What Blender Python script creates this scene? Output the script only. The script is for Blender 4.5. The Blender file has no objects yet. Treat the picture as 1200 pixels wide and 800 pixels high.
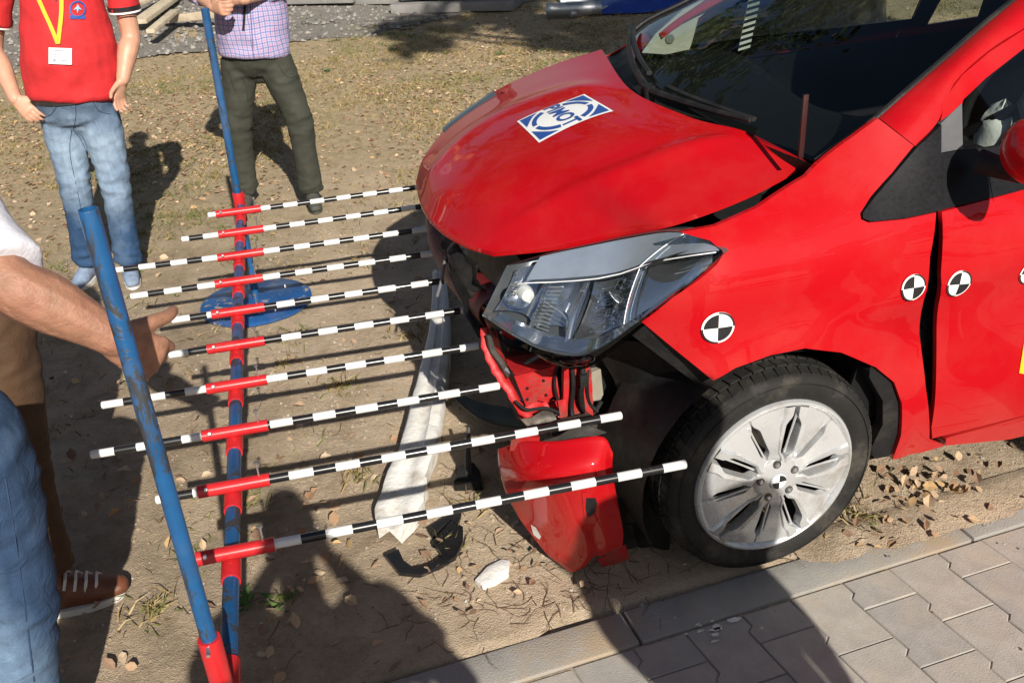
import bpy, bmesh, math, random
from math import sin, cos, pi, radians, hypot, sqrt, exp
from mathutils import Vector, Matrix, noise
from mathutils.geometry import delaunay_2d_cdt
from mathutils.bvhtree import BVHTree

random.seed(7)
SC = bpy.context.scene
COL = SC.collection
V = Vector

# ---------------------------------------------------------------- camera
CP = V((-1.1265, -1.6987, 1.7595))
RX = V((0.95555, -0.28961, -0.05524))
RU = V((0.18223, 0.43286, 0.88285))
RF = V((0.23177, 0.85367, -0.46640))
FPX = 1130.2
cam_data = bpy.data.cameras.new('camera')
cam_data.sensor_width = 36.0
cam_data.lens = FPX / 1200 * 36.0
cam_data.clip_start = 0.05
cam_data.clip_end = 2000
cam = bpy.data.objects.new('camera', cam_data)
COL.objects.link(cam)
m = Matrix((RX, RU, -RF)).transposed().to_4x4()
m.translation = CP
cam.matrix_world = m
SC.camera = cam

# ---------------------------------------------------------------- light
SUN_D = V((-0.0323, 0.8476, -0.5296)).normalized()      # direction the light travels
w = bpy.data.worlds.new('World')
SC.world = w
w.use_nodes = True
nt = w.node_tree
bg = nt.nodes['Background']
sky = nt.nodes.new('ShaderNodeTexSky')
sky.sky_type = 'NISHITA'
sky.sun_disc = False
sky.sun_elevation = math.asin(-SUN_D.z)
sky.sun_rotation = math.atan2(-SUN_D.x, -SUN_D.y)
sky.dust_density = 1.2
nt.links.new(sky.outputs[0], bg.inputs[0])
bg.inputs[1].default_value = 0.05
sd = bpy.data.lights.new('sun', 'SUN')
sd.energy = 5.0
sd.angle = radians(0.53)
sd.color = (1.0, 0.94, 0.84)
sun = bpy.data.objects.new('sun', sd)
COL.objects.link(sun)
sun.rotation_euler = SUN_D.to_track_quat('-Z', 'Y').to_euler()
sun.location = (0, -10, 12)
SC.view_settings.view_transform = 'Standard'
SC.view_settings.look = 'None'
SC.view_settings.gamma = 1.0
SC.view_settings.exposure = 0.50
SC.render.engine = 'CYCLES'
SC.cycles.max_bounces = 8
SC.cycles.transparent_max_bounces = 16

# ---------------------------------------------------------------- helpers
def ray(px, py):
    return RX * ((px - 600) / FPX) - RU * ((py - 400) / FPX) + RF

def at(px, py, ax, val):
    """point of the line of sight through a photo position, at a known height / depth"""
    i = 'xyz'.index(ax)
    r = ray(px, py)
    return CP + r * ((val - CP[i]) / r[i])

def proj(p):
    d = V(p) - CP
    return 600 + FPX * d.dot(RX) / d.dot(RF), 400 - FPX * d.dot(RU) / d.dot(RF)

def onsurf(px, py, f, y0=-0.5, y1=1.3):
    """first hit of the line of sight with the surface y = f(x, z)"""
    r = ray(px, py)
    a = (y0 - CP.y) / r.y
    b = (y1 - CP.y) / r.y
    g = lambda t: (CP + r * t).y - f((CP + r * t).x, (CP + r * t).z)
    n = 160
    t0 = a
    for i in range(1, n + 1):
        t = a + (b - a) * i / n
        if g(t) >= 0:
            lo, hi = t0, t
            for _ in range(40):
                mid = (lo + hi) / 2
                if g(mid) >= 0: hi = mid
                else: lo = mid
            return CP + r * hi
        t0 = t
    return CP + r * b

def sstep(a, b, x):
    t = max(0.0, min(1.0, (x - a) / (b - a)))
    return t * t * (3 - 2 * t)

def link(o, parent=None):
    COL.objects.link(o)
    if parent is not None:
        o.parent = parent
    return o

def mk(name, verts, faces, mat=None, parent=None, smooth=True, loc=None):
    me = bpy.data.meshes.new(name)
    if loc is not None:
        L = V(loc)
        verts = [V(v) - L for v in verts]
    me.from_pydata([tuple(v) for v in verts], [], faces)
    me.validate()
    if smooth:
        me.polygons.foreach_set('use_smooth', [True] * len(me.polygons))
    o = bpy.data.objects.new(name, me)
    if mat: me.materials.append(mat)
    link(o)
    if loc is not None: o.location = L
    if parent is not None:
        o.parent = parent
        o.matrix_parent_inverse = wm(parent).inverted()
    return o

def wm(o):
    mm = Matrix.LocRotScale(o.location, o.rotation_euler, o.scale)
    if o.parent: mm = wm(o.parent) @ o.matrix_parent_inverse @ mm
    return mm

def empty(name, loc=(0, 0, 0)):
    o = bpy.data.objects.new(name, None)
    o.location = loc
    o.empty_display_size = 0.1
    return link(o)

def tag(o, label=None, cat=None, group=None, kind=None):
    if label: o['label'] = label
    if cat: o['category'] = cat
    if group: o['group'] = group
    if kind: o['kind'] = kind
    return o

def crease(o, ang=35):
    """smooth shading with sharp edges by angle"""
    bm = bmesh.new(); bm.from_mesh(o.data)
    a = radians(ang)
    for e in bm.edges:
        if len(e.link_faces) == 2 and e.calc_face_angle(0) > a:
            e.smooth = False
    bm.to_mesh(o.data); bm.free()
    return o

class MB:
    def __init__(s): s.v = []; s.f = []
    def add(s, vs, fs):
        n = len(s.v); s.v += [V(v) for v in vs]; s.f += [tuple(i + n for i in f) for f in fs]; return s
    def box(s, c, size, rot=None, bev=0.0):
        """box, optionally with chamfered edges"""
        hx, hy, hz = (d / 2 for d in size)
        M = rot if rot is not None else Matrix.Identity(3)
        if bev <= 0:
            vs = [(x * hx, y * hy, z * hz) for x in (-1, 1) for y in (-1, 1) for z in (-1, 1)]
            fs = [(0, 1, 3, 2), (4, 6, 7, 5), (0, 4, 5, 1), (2, 3, 7, 6), (0, 2, 6, 4), (1, 5, 7, 3)]
        else:
            bm = bmesh.new()
            bmesh.ops.create_cube(bm, size=1)
            for v in bm.verts: v.co = V((v.co.x * hx * 2, v.co.y * hy * 2, v.co.z * hz * 2))
            bmesh.ops.bevel(bm, geom=bm.edges[:], offset=bev, segments=2, affect='EDGES', profile=0.6)
            bm.verts.index_update()
            vs = [v.co.copy() for v in bm.verts]; fs = [tuple(v.index for v in f.verts) for f in bm.faces]
            bm.free()
        return s.add([V(c) + M @ V(v) for v in vs], fs)
    def tube(s, pts, rad, n=12, cap=True, up=None, flat=1.0):
        """round (or flattened) tube along a path; rad is a number or a list"""
        pts = [V(p) for p in pts]
        if not hasattr(rad, '__len__'): rad = [rad] * len(pts)
        rings = []
        T0 = None
        U = None
        for i, p in enumerate(pts):
            t = (pts[min(i + 1, len(pts) - 1)] - pts[max(i - 1, 0)]).normalized()
            if U is None:
                U = V(up) if up is not None else (V((0, 0, 1)) if abs(t.z) < 0.9 else V((1, 0, 0)))
            U = (U - t * U.dot(t)).normalized()
            W = t.cross(U)
            r = rad[i]
            ru, rw = (r if not hasattr(r, '__len__') else r[0]), (r * flat if not hasattr(r, '__len__') else r[1])
            rings.append([p + U * (ru * cos(2 * pi * k / n)) + W * (rw * sin(2 * pi * k / n)) for k in range(n)])
        vs = [v for r in rings for v in r]
        fs = [(i * n + k, i * n + (k + 1) % n, (i + 1) * n + (k + 1) % n, (i + 1) * n + k) for i in range(len(rings) - 1) for k in range(n)]
        if cap:
            fs.append(tuple(range(n - 1, -1, -1)))
            fs.append(tuple((len(rings) - 1) * n + k for k in range(n)))
        return s.add(vs, fs)
    def lathe(s, prof, c, axis='y', n=48, closed=False):
        """prof = [(radius, offset along axis)]"""
        vs = []
        for r, h in prof:
            for k in range(n):
                a = 2 * pi * k / n
                if axis == 'y': vs.append(V(c) + V((r * cos(a), h, r * sin(a))))
                elif axis == 'z': vs.append(V(c) + V((r * cos(a), r * sin(a), h)))
                else: vs.append(V(c) + V((h, r * cos(a), r * sin(a))))
        m_ = len(prof)
        fs = [(i * n + k, i * n + (k + 1) % n, ((i + 1) % m_) * n + (k + 1) % n, ((i + 1) % m_) * n + k)
              for i in range(m_ if closed else m_ - 1) for k in range(n)]
        return s.add(vs, fs)
    def build(s, name, mat, parent=None, smooth=True, loc=None, ang=35):
        o = mk(name, s.v, s.f, mat, parent, smooth, loc)
        bm = bmesh.new(); bm.from_mesh(o.data)
        bmesh.ops.recalc_face_normals(bm, faces=bm.faces[:])
        bm.to_mesh(o.data); bm.free()
        if smooth: crease(o, ang)
        return o

def cr(p0, p1, p2, p3, t):
    return 0.5 * ((2 * p1) + (p2 - p0) * t + (2 * p0 - 5 * p1 + 4 * p2 - p3) * t * t + (3 * p1 - p0 - 3 * p2 + p3) * t ** 3)

def spline(pts, n):
    """n+1 points along a Catmull-Rom curve through pts"""
    out = []
    m_ = len(pts) - 1
    for i in range(n + 1):
        u = i / n * m_
        k = min(int(u), m_ - 1)
        t = u - k
        p1, p2 = pts[k], pts[k + 1]
        p0 = pts[k - 1] if k > 0 else p1 * 2 - p2
        p3 = pts[k + 2] if k + 2 <= m_ else p2 * 2 - p1
        out.append(cr(p0, p1, p2, p3, t))
    return out

def cgrid(ctrl, nu, nv):
    rows = [spline([V(p) for p in r], nv) for r in ctrl]
    cols = [spline([rows[i][j] for i in range(len(rows))], nu) for j in range(nv + 1)]
    return [[cols[j][i] for j in range(nv + 1)] for i in range(nu + 1)]

def sheet(name, grid, mat, parent, thick=0.0, tdir=None, ang=50):
    """a grid of points as a surface; with thickness: closed shell"""
    nr, nc = len(grid), len(grid[0])
    vs = [p for r in grid for p in r]
    fs = [(i * nc + j, i * nc + j + 1, (i + 1) * nc + j + 1, (i + 1) * nc + j) for i in range(nr - 1) for j in range(nc - 1)]
    if thick:
        n0 = len(vs)
        nor = []
        for i in range(nr):
            for j in range(nc):
                a = grid[min(i + 1, nr - 1)][j] - grid[max(i - 1, 0)][j]
                b = grid[i][min(j + 1, nc - 1)] - grid[i][max(j - 1, 0)]
                n_ = a.cross(b)
                n_ = n_.normalized() if n_.length > 1e-12 else V((0, 0, 1))
                if tdir is not None:
                    n_ = V(tdir)
                nor.append(n_)
        vs += [v + n_ * thick for v, n_ in zip(vs[:n0], nor)]
        fs += [tuple(n0 + k for k in reversed(f)) for f in fs]
        rim = [j for j in range(nc)] + [i * nc + nc - 1 for i in range(1, nr)] + [(nr - 1) * nc + j for j in range(nc - 2, -1, -1)] + [i * nc for i in range(nr - 2, 0, -1)]
        for k in range(len(rim)):
            a, b = rim[k], rim[(k + 1) % len(rim)]
            fs.append((b, a, a + n0, b + n0))
    o = mk(name, vs, fs, mat, parent)
    bm = bmesh.new(); bm.from_mesh(o.data)
    bmesh.ops.recalc_face_normals(bm, faces=bm.faces[:])
    bm.to_mesh(o.data); bm.free()
    return crease(o, ang)

def inside(p, poly):
    x, y = p
    c = False
    j = len(poly) - 1
    for i in range(len(poly)):
        xi, yi = poly[i]; xj, yj = poly[j]
        if (yi > y) != (yj > y) and x < (xj - xi) * (y - yi) / (yj - yi) + xi: c = not c
        j = i
    return c

def panel(name, outline, f, mat, parent, h=0.03, thick=0.012, off=0.0, sgn=1):
    """sheet-metal panel: outline in (x, z), pressed onto the body side y = f(x, z)"""
    pts = []
    n = len(outline)
    for i in range(n):
        a, b = V(outline[i]), V(outline[(i + 1) % n])
        L = (b - a).length
        k = max(1, int(round(L / (h * 0.8))))
        pts += [a + (b - a) * (j / k) for j in range(k)]
    nb = len(pts)
    poly = [tuple(p) for p in pts]
    xs = [p[0] for p in poly]; zs = [p[1] for p in poly]
    ins = []
    x = min(xs) + h * 0.5; row = 0
    while x < max(xs):
        z = min(zs) + (h * 0.5 if row % 2 else 0)
        while z < max(zs):
            if inside((x, z), poly):
                if min(hypot(x - p[0], z - p[1]) for p in poly) > h * 0.45: ins.append(V((x, z)))
            z += h
        x += h * 0.87; row += 1
    vv, ee, ff, *_ = delaunay_2d_cdt(pts + ins, [], [list(range(nb))], 1, 1e-6)
    front = [V((v[0], f(v[0], v[1]) + sgn * off, v[1])) for v in vv]
    vs = front[:]; fs = [tuple(t) for t in ff]
    # rim + inner edge
    b0 = len(vs)
    edge = [V((p[0], f(p[0], p[1]) + sgn * off, p[1])) for p in pts]
    vs += edge + [e + V((0, sgn * thick, 0)) for e in edge]
    for i in range(nb):
        j = (i + 1) % nb
        fs.append((b0 + i, b0 + j, b0 + nb + j, b0 + nb + i))
    o = mk(name, vs, fs, mat, parent)
    bm = bmesh.new(); bm.from_mesh(o.data)
    bm.faces.ensure_lookup_table()
    for fc in bm.faces[:len(ff)]:
        fc.normal_update()
        if fc.normal.y * sgn > 0: fc.normal_flip()
    bm.to_mesh(o.data); bm.free()
    return o

# ---------------------------------------------------------------- materials
MATS = {}
def newmat(name):
    mt = bpy.data.materials.new(name); mt.use_nodes = True
    return mt, mt.node_tree, mt.node_tree.nodes['Principled BSDF']

def N(t, typ, **kw):
    n = t.nodes.new(typ)
    for k, v in kw.items():
        if k.startswith('i_'): n.inputs[k[2:].replace('_', ' ')].default_value = v
        else: setattr(n, k, v)
    return n

def ramp(t, fac, stops, interp='LINEAR'):
    r = t.nodes.new('ShaderNodeValToRGB')
    r.color_ramp.interpolation = interp
    while len(r.color_ramp.elements) < len(stops): r.color_ramp.elements.new(0.5)
    for e, (p, c) in zip(r.color_ramp.elements, stops):
        e.position = p; e.color = (*c, 1) if len(c) == 3 else c
    t.links.new(fac, r.inputs[0])
    return r.outputs[0]

def noisef(t, scale, detail=4, rough=0.6, vec=None, dist=0.0):
    n = N(t, 'ShaderNodeTexNoise'); n.inputs['Scale'].default_value = scale
    n.inputs['Detail'].default_value = detail; n.inputs['Roughness'].default_value = rough
    n.inputs['Distortion'].default_value = dist
    if vec is not None: t.links.new(vec, n.inputs['Vector'])
    return n.outputs[0]

def objco(t, scale=None):
    c = N(t, 'ShaderNodeTexCoord').outputs['Object']
    if scale:
        mp = N(t, 'ShaderNodeMapping'); mp.inputs['Scale'].default_value = scale
        t.links.new(c, mp.inputs[0]); return mp.outputs[0]
    return c

def mixc(t, fac, a, b, mode='MIX'):
    n = N(t, 'ShaderNodeMix', data_type='RGBA', blend_type=mode)
    for s, v in ((0, fac), (6, a), (7, b)):
        if isinstance(v, (int, float)): n.inputs[s].default_value = v
        elif isinstance(v, tuple): n.inputs[s].default_value = (*v, 1)
        else: t.links.new(v, n.inputs[s])
    return n.outputs[2]

def math_(t, op, a, b=None):
    n = N(t, 'ShaderNodeMath', operation=op)
    for i, v in enumerate((a, b)):
        if v is None: continue
        if isinstance(v, (int, float)): n.inputs[i].default_value = v
        else: t.links.new(v, n.inputs[i])
    return n.outputs[0]

def bump(t, b, h, strength=0.3, dist=0.01):
    n = N(t, 'ShaderNodeBump'); n.inputs['Strength'].default_value = strength; n.inputs['Distance'].default_value = dist
    t.links.new(h, n.inputs['Height']); t.links.new(n.outputs[0], b.inputs['Normal'])

def simple(name, col, rough=0.5, metal=0.0, var=0.15, vscale=20, bmp=0.0, bscale=80, coat=0.0, spec=None, dirt=None, dirts=6):
    if name in MATS: return MATS[name]
    mt, t, b = newmat(name)
    co = objco(t)
    n1 = noisef(t, vscale, 5, vec=co)
    lo = tuple(c * (1 - var) for c in col); hi = tuple(min(1, c * (1 + var)) for c in col)
    c = ramp(t, n1, [(0.3, lo), (0.7, hi)])
    if dirt:
        d = ramp(t, noisef(t, dirts, 8, 0.7, co), [(0.5, (0, 0, 0)), (0.68, (1, 1, 1))])
        c = mixc(t, d, c, dirt)
    t.links.new(c, b.inputs['Base Color'])
    rr = ramp(t, noisef(t, vscale * 1.7, 4, vec=co), [(0.3, (max(0, rough - .08),) * 3), (0.7, (min(1, rough + .08),) * 3)])
    t.links.new(rr, b.inputs['Roughness'])
    b.inputs['Metallic'].default_value = metal
    b.inputs['Coat Weight'].default_value = coat
    b.inputs['Coat Roughness'].default_value = 0.04
    if spec is not None: b.inputs['Specular IOR Level'].default_value = spec
    if bmp: bump(t, b, noisef(t, bscale, 6, 0.65, co), bmp, 0.01)
    MATS[name] = mt
    return mt

def paint_mat():
    mt, t, b = newmat('red_paint')
    co = objco(t)
    dust = ramp(t, noisef(t, 5, 8, 0.65, co), [(0.45, (0, 0, 0)), (0.8, (1, 1, 1))])
    spz = N(t, 'ShaderNodeSeparateXYZ'); t.links.new(co, spz.inputs[0])
    low = ramp(t, spz.outputs[2], [(0.18, (1, 1, 1)), (0.42, (0, 0, 0))])
    grime = math_(t, 'ADD', math_(t, 'MULTIPLY', dust, 0.05), math_(t, 'MULTIPLY', math_(t, 'MULTIPLY', low, noisef(t, 11, 8, 0.7, co)), 0.10))
    c = mixc(t, grime, (0.39, 0.0022, 0.006), (0.40, 0.29, 0.20))
    t.links.new(c, b.inputs['Base Color'])
    b.inputs['Roughness'].default_value = 0.5
    b.inputs['Specular IOR Level'].default_value = 0.08
    b.inputs['Coat Weight'].default_value = 0.6
    rr = ramp(t, noisef(t, 40, 6, 0.7, co), [(0.3, (0.012,) * 3), (0.75, (0.04,) * 3)])
    t.links.new(rr, b.inputs['Coat Roughness'])
    n = N(t, 'ShaderNodeBump'); n.inputs['Strength'].default_value = 0.025; n.inputs['Distance'].default_value = 0.01
    t.links.new(noisef(t, 7, 2, 0.4, co), n.inputs['Height'])
    t.links.new(n.outputs[0], b.inputs['Coat Normal'])
    return mt

def glass_mat(name, tint, refl=1.0):
    mt = bpy.data.materials.new(name); mt.use_nodes = True
    t = mt.node_tree; t.nodes.clear()
    out = t.nodes.new('ShaderNodeOutputMaterial')
    tr = t.nodes.new('ShaderNodeBsdfTransparent'); tr.inputs[0].default_value = (*tint, 1)
    gl = t.nodes.new('ShaderNodeBsdfGlossy'); gl.inputs['Roughness'].default_value = 0.02
    fr = t.nodes.new('ShaderNodeFresnel')
    ge = t.nodes.new('ShaderNodeNewGeometry')          # same reflectance from either face of the thin pane
    mr = t.nodes.new('ShaderNodeMapRange'); mr.inputs['To Min'].default_value = 1.5; mr.inputs['To Max'].default_value = 1 / 1.5
    t.links.new(ge.outputs['Backfacing'], mr.inputs[0]); t.links.new(mr.outputs[0], fr.inputs[0])
    mx = t.nodes.new('ShaderNodeMixShader')
    f2 = math_(t, 'MULTIPLY', fr.outputs[0], refl)
    t.links.new(f2, mx.inputs[0]); t.links.new(tr.outputs[0], mx.inputs[1]); t.links.new(gl.outputs[0], mx.inputs[2])
    t.links.new(mx.outputs[0], out.inputs[0])
    return mt

def stripe_mat():
    """black and white bands along the rod's own x axis"""
    mt, t, b = newmat('striped_rod_paint')
    co = N(t, 'ShaderNodeTexCoord').outputs['Object']
    sp = N(t, 'ShaderNodeSeparateXYZ'); t.links.new(co, sp.inputs[0])
    u = math_(t, 'DIVIDE', sp.outputs[0], 0.0535 * 2)
    fr = math_(t, 'FRACT', u)
    s = math_(t, 'GREATER_THAN', fr, 0.52)
    wear = ramp(t, noisef(t, 90, 6, 0.7, co), [(0.60, (0, 0, 0)), (0.66, (1, 1, 1))])
    wht = mixc(t, math_(t, 'MULTIPLY', wear, 0.35), (0.66, 0.66, 0.645), (0.36, 0.36, 0.37))
    blk = mixc(t, math_(t, 'MULTIPLY', wear, 0.6), (0.012, 0.012, 0.013), (0.10, 0.10, 0.10))
    t.links.new(mixc(t, s, wht, blk), b.inputs['Base Color'])
    t.links.new(math_(t, 'MULTIPLY_ADD', s, -0.12), b.inputs['Roughness'])
    b.inputs['Roughness'].default_value = 0.3
    t.links.remove(b.inputs['Roughness'].links[0])
    b.inputs['Roughness'].default_value = 0.28
    b.inputs['Coat Weight'].default_value = 0.2
    return mt

def ground_mat():
    mt, t, b = newmat('sandy_soil')
    co = objco(t)
    sp = N(t, 'ShaderNodeSeparateXYZ'); t.links.new(co, sp.inputs[0])
    big = noisef(t, 0.9, 6, 0.6, co, 0.4)
    mid = noisef(t, 6, 8, 0.68, co, 0.3)
    fine = noisef(t, 55, 8, 0.75, co)
    sand = ramp(t, mid, [(0.25, (0.42, 0.32, 0.225)), (0.5, (0.55, 0.435, 0.315)), (0.78, (0.62, 0.505, 0.38))])
    soil = ramp(t, mid, [(0.3, (0.30, 0.235, 0.165)), (0.6, (0.50, 0.395, 0.285)), (0.8, (0.57, 0.465, 0.345))])
    grass = ramp(t, noisef(t, 14, 8, 0.75, co), [(0.28, (0.23, 0.175, 0.105)), (0.44, (0.50, 0.39, 0.26)), (0.53, (0.40, 0.315, 0.19)), (0.64, (0.27, 0.22, 0.11)), (0.78, (0.17, 0.16, 0.07))])
    fy = math_(t, 'ADD', math_(t, 'MULTIPLY', sp.outputs[1], 0.30), math_(t, 'MULTIPLY', big, 1.8))
    m1 = ramp(t, math_(t, 'MULTIPLY', fy, 0.3), [(0.50, (0, 0, 0)), (0.72, (1, 1, 1))])
    fx = math_(t, 'ADD', math_(t, 'MULTIPLY', sp.outputs[0], -0.8), math_(t, 'MULTIPLY', big, 1.6))
    m0 = ramp(t, math_(t, 'MULTIPLY', fx, 0.4), [(0.58, (0, 0, 0)), (0.78, (1, 1, 1))])
    c = mixc(t, m0, sand, soil)
    patch = ramp(t, noisef(t, 2.6, 8, 0.7, co, 0.8), [(0.38, (0.70, 0.68, 0.65)), (0.50, (1, 1, 1)), (0.66, (1.14, 1.13, 1.11))])
    c = mixc(t, 0.75, c, patch, 'MULTIPLY')
    c = mixc(t, m1, c, grass)
    c = mixc(t, 0.8, c, ramp(t, fine, [(0.28, (0.66, 0.65, 0.63)), (0.45, (1.12, 1.12, 1.10)), (0.8, (1.36, 1.33, 1.28))]), 'MULTIPLY')
    t.links.new(c, b.inputs['Base Color'])
    b.inputs['Roughness'].default_value = 0.95
    b.inputs['Specular IOR Level'].default_value = 0.15
    hh = math_(t, 'ADD', math_(t, 'MULTIPLY', mid, 0.6), math_(t, 'MULTIPLY', fine, 0.5))
    hh = math_(t, 'ADD', hh, math_(t, 'MULTIPLY', noisef(t, 220, 3, 0.6, co), 0.25))
    bump(t, b, hh, 0.95, 0.035)
    return mt

def attr_mat(name, rough=0.8, trans=0.0):
    """colour of each piece from its own colour attribute"""
    mt, t, b = newmat(name)
    a = N(t, 'ShaderNodeAttribute', attribute_name='col')
    t.links.new(mixc(t, 0.5, a.outputs[0], ramp(t, noisef(t, 120, 4, 0.6, objco(t)), [(0.3, (0.6,) * 3), (0.7, (1.1,) * 3)]), 'MULTIPLY'), b.inputs['Base Color'])
    b.inputs['Roughness'].default_value = rough
    b.inputs['Specular IOR Level'].default_value = 0.3
    return mt

def denim_mat(name, dark, light, wear_c, wear_r):
    mt, t, b = newmat(name)
    co = objco(t)
    n1 = noisef(t, 7, 6, 0.6, co)
    g = N(t, 'ShaderNodeTexGradient', gradient_type='SPHERICAL')
    mp = N(t, 'ShaderNodeMapping', vector_type='TEXTURE')
    mp.inputs['Location'].default_value = wear_c; mp.inputs['Scale'].default_value = wear_r
    t.links.new(co, mp.inputs[0]); t.links.new(mp.outputs[0], g.inputs[0])
    f = math_(t, 'ADD', math_(t, 'MULTIPLY', g.outputs['Fac'], 1.1), math_(t, 'MULTIPLY', math_(t, 'SUBTRACT', n1, 0.5), 1.0))
    c = ramp(t, f, [(0.0, dark), (0.75, light)])
    fi = noisef(t, 700, 2, 0.5, objco(t, (1, 1, 0.25)))
    c = mixc(t, 0.5, c, ramp(t, fi, [(0.3, (0.75,) * 3), (0.7, (1.15,) * 3)]), 'MULTIPLY')
    c = mixc(t, 0.6, c, ramp(t, noisef(t, 26, 5, 0.6, objco(t, (1.6, 1.6, .5))), [(0.3, (0.62,) * 3), (0.65, (1.15,) * 3)]), 'MULTIPLY')
    t.links.new(c, b.inputs['Base Color'])
    b.inputs['Roughness'].default_value = 0.9
    b.inputs['Specular IOR Level'].default_value = 0.2
    bump(t, b, math_(t, 'ADD', math_(t, 'MULTIPLY', fi, .3), math_(t, 'MULTIPLY', noisef(t, 22, 4, 0.55, co, 1.2), 1.6)), 0.45, 0.008)
    return mt

def plaid_mat():
    mt, t, b = newmat('checked_cotton')
    co = objco(t)
    wob = noisef(t, 6, 2, 0.5, co)
    sp = N(t, 'ShaderNodeSeparateXYZ'); t.links.new(co, sp.inputs[0])
    u = math_(t, 'ADD', sp.outputs[0], math_(t, 'MULTIPLY', wob, 0.04))
    v = math_(t, 'ADD', sp.outputs[2], math_(t, 'MULTIPLY', wob, 0.04))
    def line(x, per, ph, w):
        fr = math_(t, 'FRACT', math_(t, 'ADD', math_(t, 'DIVIDE', x, per), ph))
        return math_(t, 'LESS_THAN', fr, w)
    c = (0.36, 0.38, 0.56)
    dk = math_(t, 'MAXIMUM', line(u, 0.024, 0.0, 0.22), line(v, 0.024, 0.0, 0.22))
    rd = math_(t, 'MAXIMUM', line(u, 0.024, 0.5, 0.17), line(v, 0.024, 0.5, 0.17))
    c1 = mixc(t, math_(t, 'MULTIPLY', dk, 0.75), c, (0.09, 0.10, 0.28))
    c2 = mixc(t, math_(t, 'MULTIPLY', rd, 0.6), c1, (0.42, 0.13, 0.20))
    t.links.new(c2, b.inputs['Base Color'])
    b.inputs['Roughness'].default_value = 0.85
    bump(t, b, noisef(t, 30, 5, 0.6, co), 0.3, 0.006)
    return mt

def wornpaint(name, col, under=(0.03, 0.032, 0.036), amount=0.57):
    mt, t, b = newmat(name)
    co = objco(t)
    ch = ramp(t, noisef(t, 16, 10, 0.72, objco(t, (1, 1, 0.35)), 0.5), [(amount, (0, 0, 0)), (amount + 0.03, (1, 1, 1))])
    c = ramp(t, noisef(t, 9, 6, 0.6, co), [(0.3, tuple(x * 0.75 for x in col)), (0.7, tuple(min(1, x * 1.2) for x in col))])
    dst = ramp(t, noisef(t, 3, 8, 0.7, co), [(0.5, (0, 0, 0)), (0.75, (1, 1, 1))])
    c = mixc(t, math_(t, 'MULTIPLY', dst, 0.22), c, (0.30, 0.25, 0.19))
    t.links.new(mixc(t, ch, c, under), b.inputs['Base Color'])
    t.links.new(ramp(t, ch, [(0, (0.30,) * 3), (1, (0.6,) * 3)]), b.inputs['Roughness'])
    bump(t, b, math_(t, 'ADD', math_(t, 'MULTIPLY', ch, -1.0), math_(t, 'MULTIPLY', noisef(t, 70, 5, 0.6, co), 0.3)), 0.25, 0.003)
    return mt

def paver_mat():
    mt, t, b = newmat('paver_concrete')
    co = objco(t)
    oi = N(t, 'ShaderNodeObjectInfo')
    n1 = noisef(t, 14, 8, 0.65, co)
    c = ramp(t, n1, [(0.3, (0.31, 0.292, 0.27)), (0.7, (0.415, 0.392, 0.36))])
    c = mixc(t, 0.8, c, ramp(t, oi.outputs['Random'], [(0, (0.86, 0.86, 0.87)), (0.5, (1, 0.99, 0.97)), (1, (1.06, 1.02, 0.96))]), 'MULTIPLY')
    sp_ = ramp(t, noisef(t, 160, 5, 0.7, co), [(0.28, (0.55,) * 3), (0.42, (1,) * 3)])
    c = mixc(t, 0.7, c, sp_, 'MULTIPLY')
    ge = N(t, 'ShaderNodeNewGeometry')
    d = ramp(t, noisef(t, 5, 8, 0.7, ge.outputs['Position']), [(0.5, (0, 0, 0)), (0.72, (1, 1, 1))])
    c = mixc(t, math_(t, 'MULTIPLY', d, 0.7), c, (0.43, 0.36, 0.27))
    t.links.new(c, b.inputs['Base Color'])
    b.inputs['Roughness'].default_value = 0.88
    b.inputs['Specular IOR Level'].default_value = 0.25
    bump(t, b, math_(t, 'ADD', noisef(t, 260, 6, 0.65, co), math_(t, 'MULTIPLY', noisef(t, 18, 5, 0.6, co), .6)), 0.45, 0.008)
    return mt

M_RED = paint_mat()
M_REDIN = simple('red_primer_metal', (0.40, 0.012, 0.014), 0.5, 0.0, 0.25, 12, 0.3, 60, dirt=(0.16, 0.07, 0.05), dirts=9)
M_REDDK = simple('blotchy_dark_red', (0.10, 0.008, 0.008), 0.5, 0.0, 0.3, 12, 0.2, 40, dirt=(0.06, 0.03, 0.025), dirts=6)  # far darker red than the other torn metal, with brownish blotches
M_BLK = simple('black_plastic', (0.012, 0.012, 0.013), 0.5, 0, 0.2, 30, 0.15, 200, dirt=(0.035, 0.032, 0.028), dirts=7, spec=.25)
M_BLKD = simple('dusty_black_plastic', (0.009, 0.009, 0.0095), 0.55, 0, 0.3, 9, 0.2, 60, dirt=(0.028, 0.025, 0.021), dirts=5, spec=.25)
M_GLOSSBLK = simple('glossy_black', (0.012, 0.012, 0.013), 0.18, 0, 0.1, 20)
M_TRIM = simple('grained_trim', (0.008, 0.008, 0.0095), 0.38, 0, 0.1, 60, 0.04, 500, spec=.15)
M_INT = simple('cabin_trim', (0.008, 0.008, 0.009), 0.8, 0, 0.2, 20, spec=.15)
M_BEIGE = simple('pale_cabin_trim', (0.52, 0.50, 0.43), 0.7, 0, 0.1, 8)
M_RUB = simple('tyre_rubber', (0.016, 0.0155, 0.015), 0.72, 0, 0.25, 10, 0.25, 120, dirt=(0.06, 0.053, 0.044), dirts=8, spec=.25)
M_SILV = simple('silver_wheel_paint', (0.58, 0.59, 0.60), 0.26, 0.5, 0.04, 15, 0.0, 200, dirt=(0.42, 0.40, 0.37), dirts=9)
M_CHROME = simple('lamp_reflector', (0.80, 0.83, 0.87), 0.07, 0.96, 0.06, 12)
M_GREYR = simple('lamp_grey', (0.42, 0.46, 0.50), 0.2, 0.5, 0.15, 15)
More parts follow.
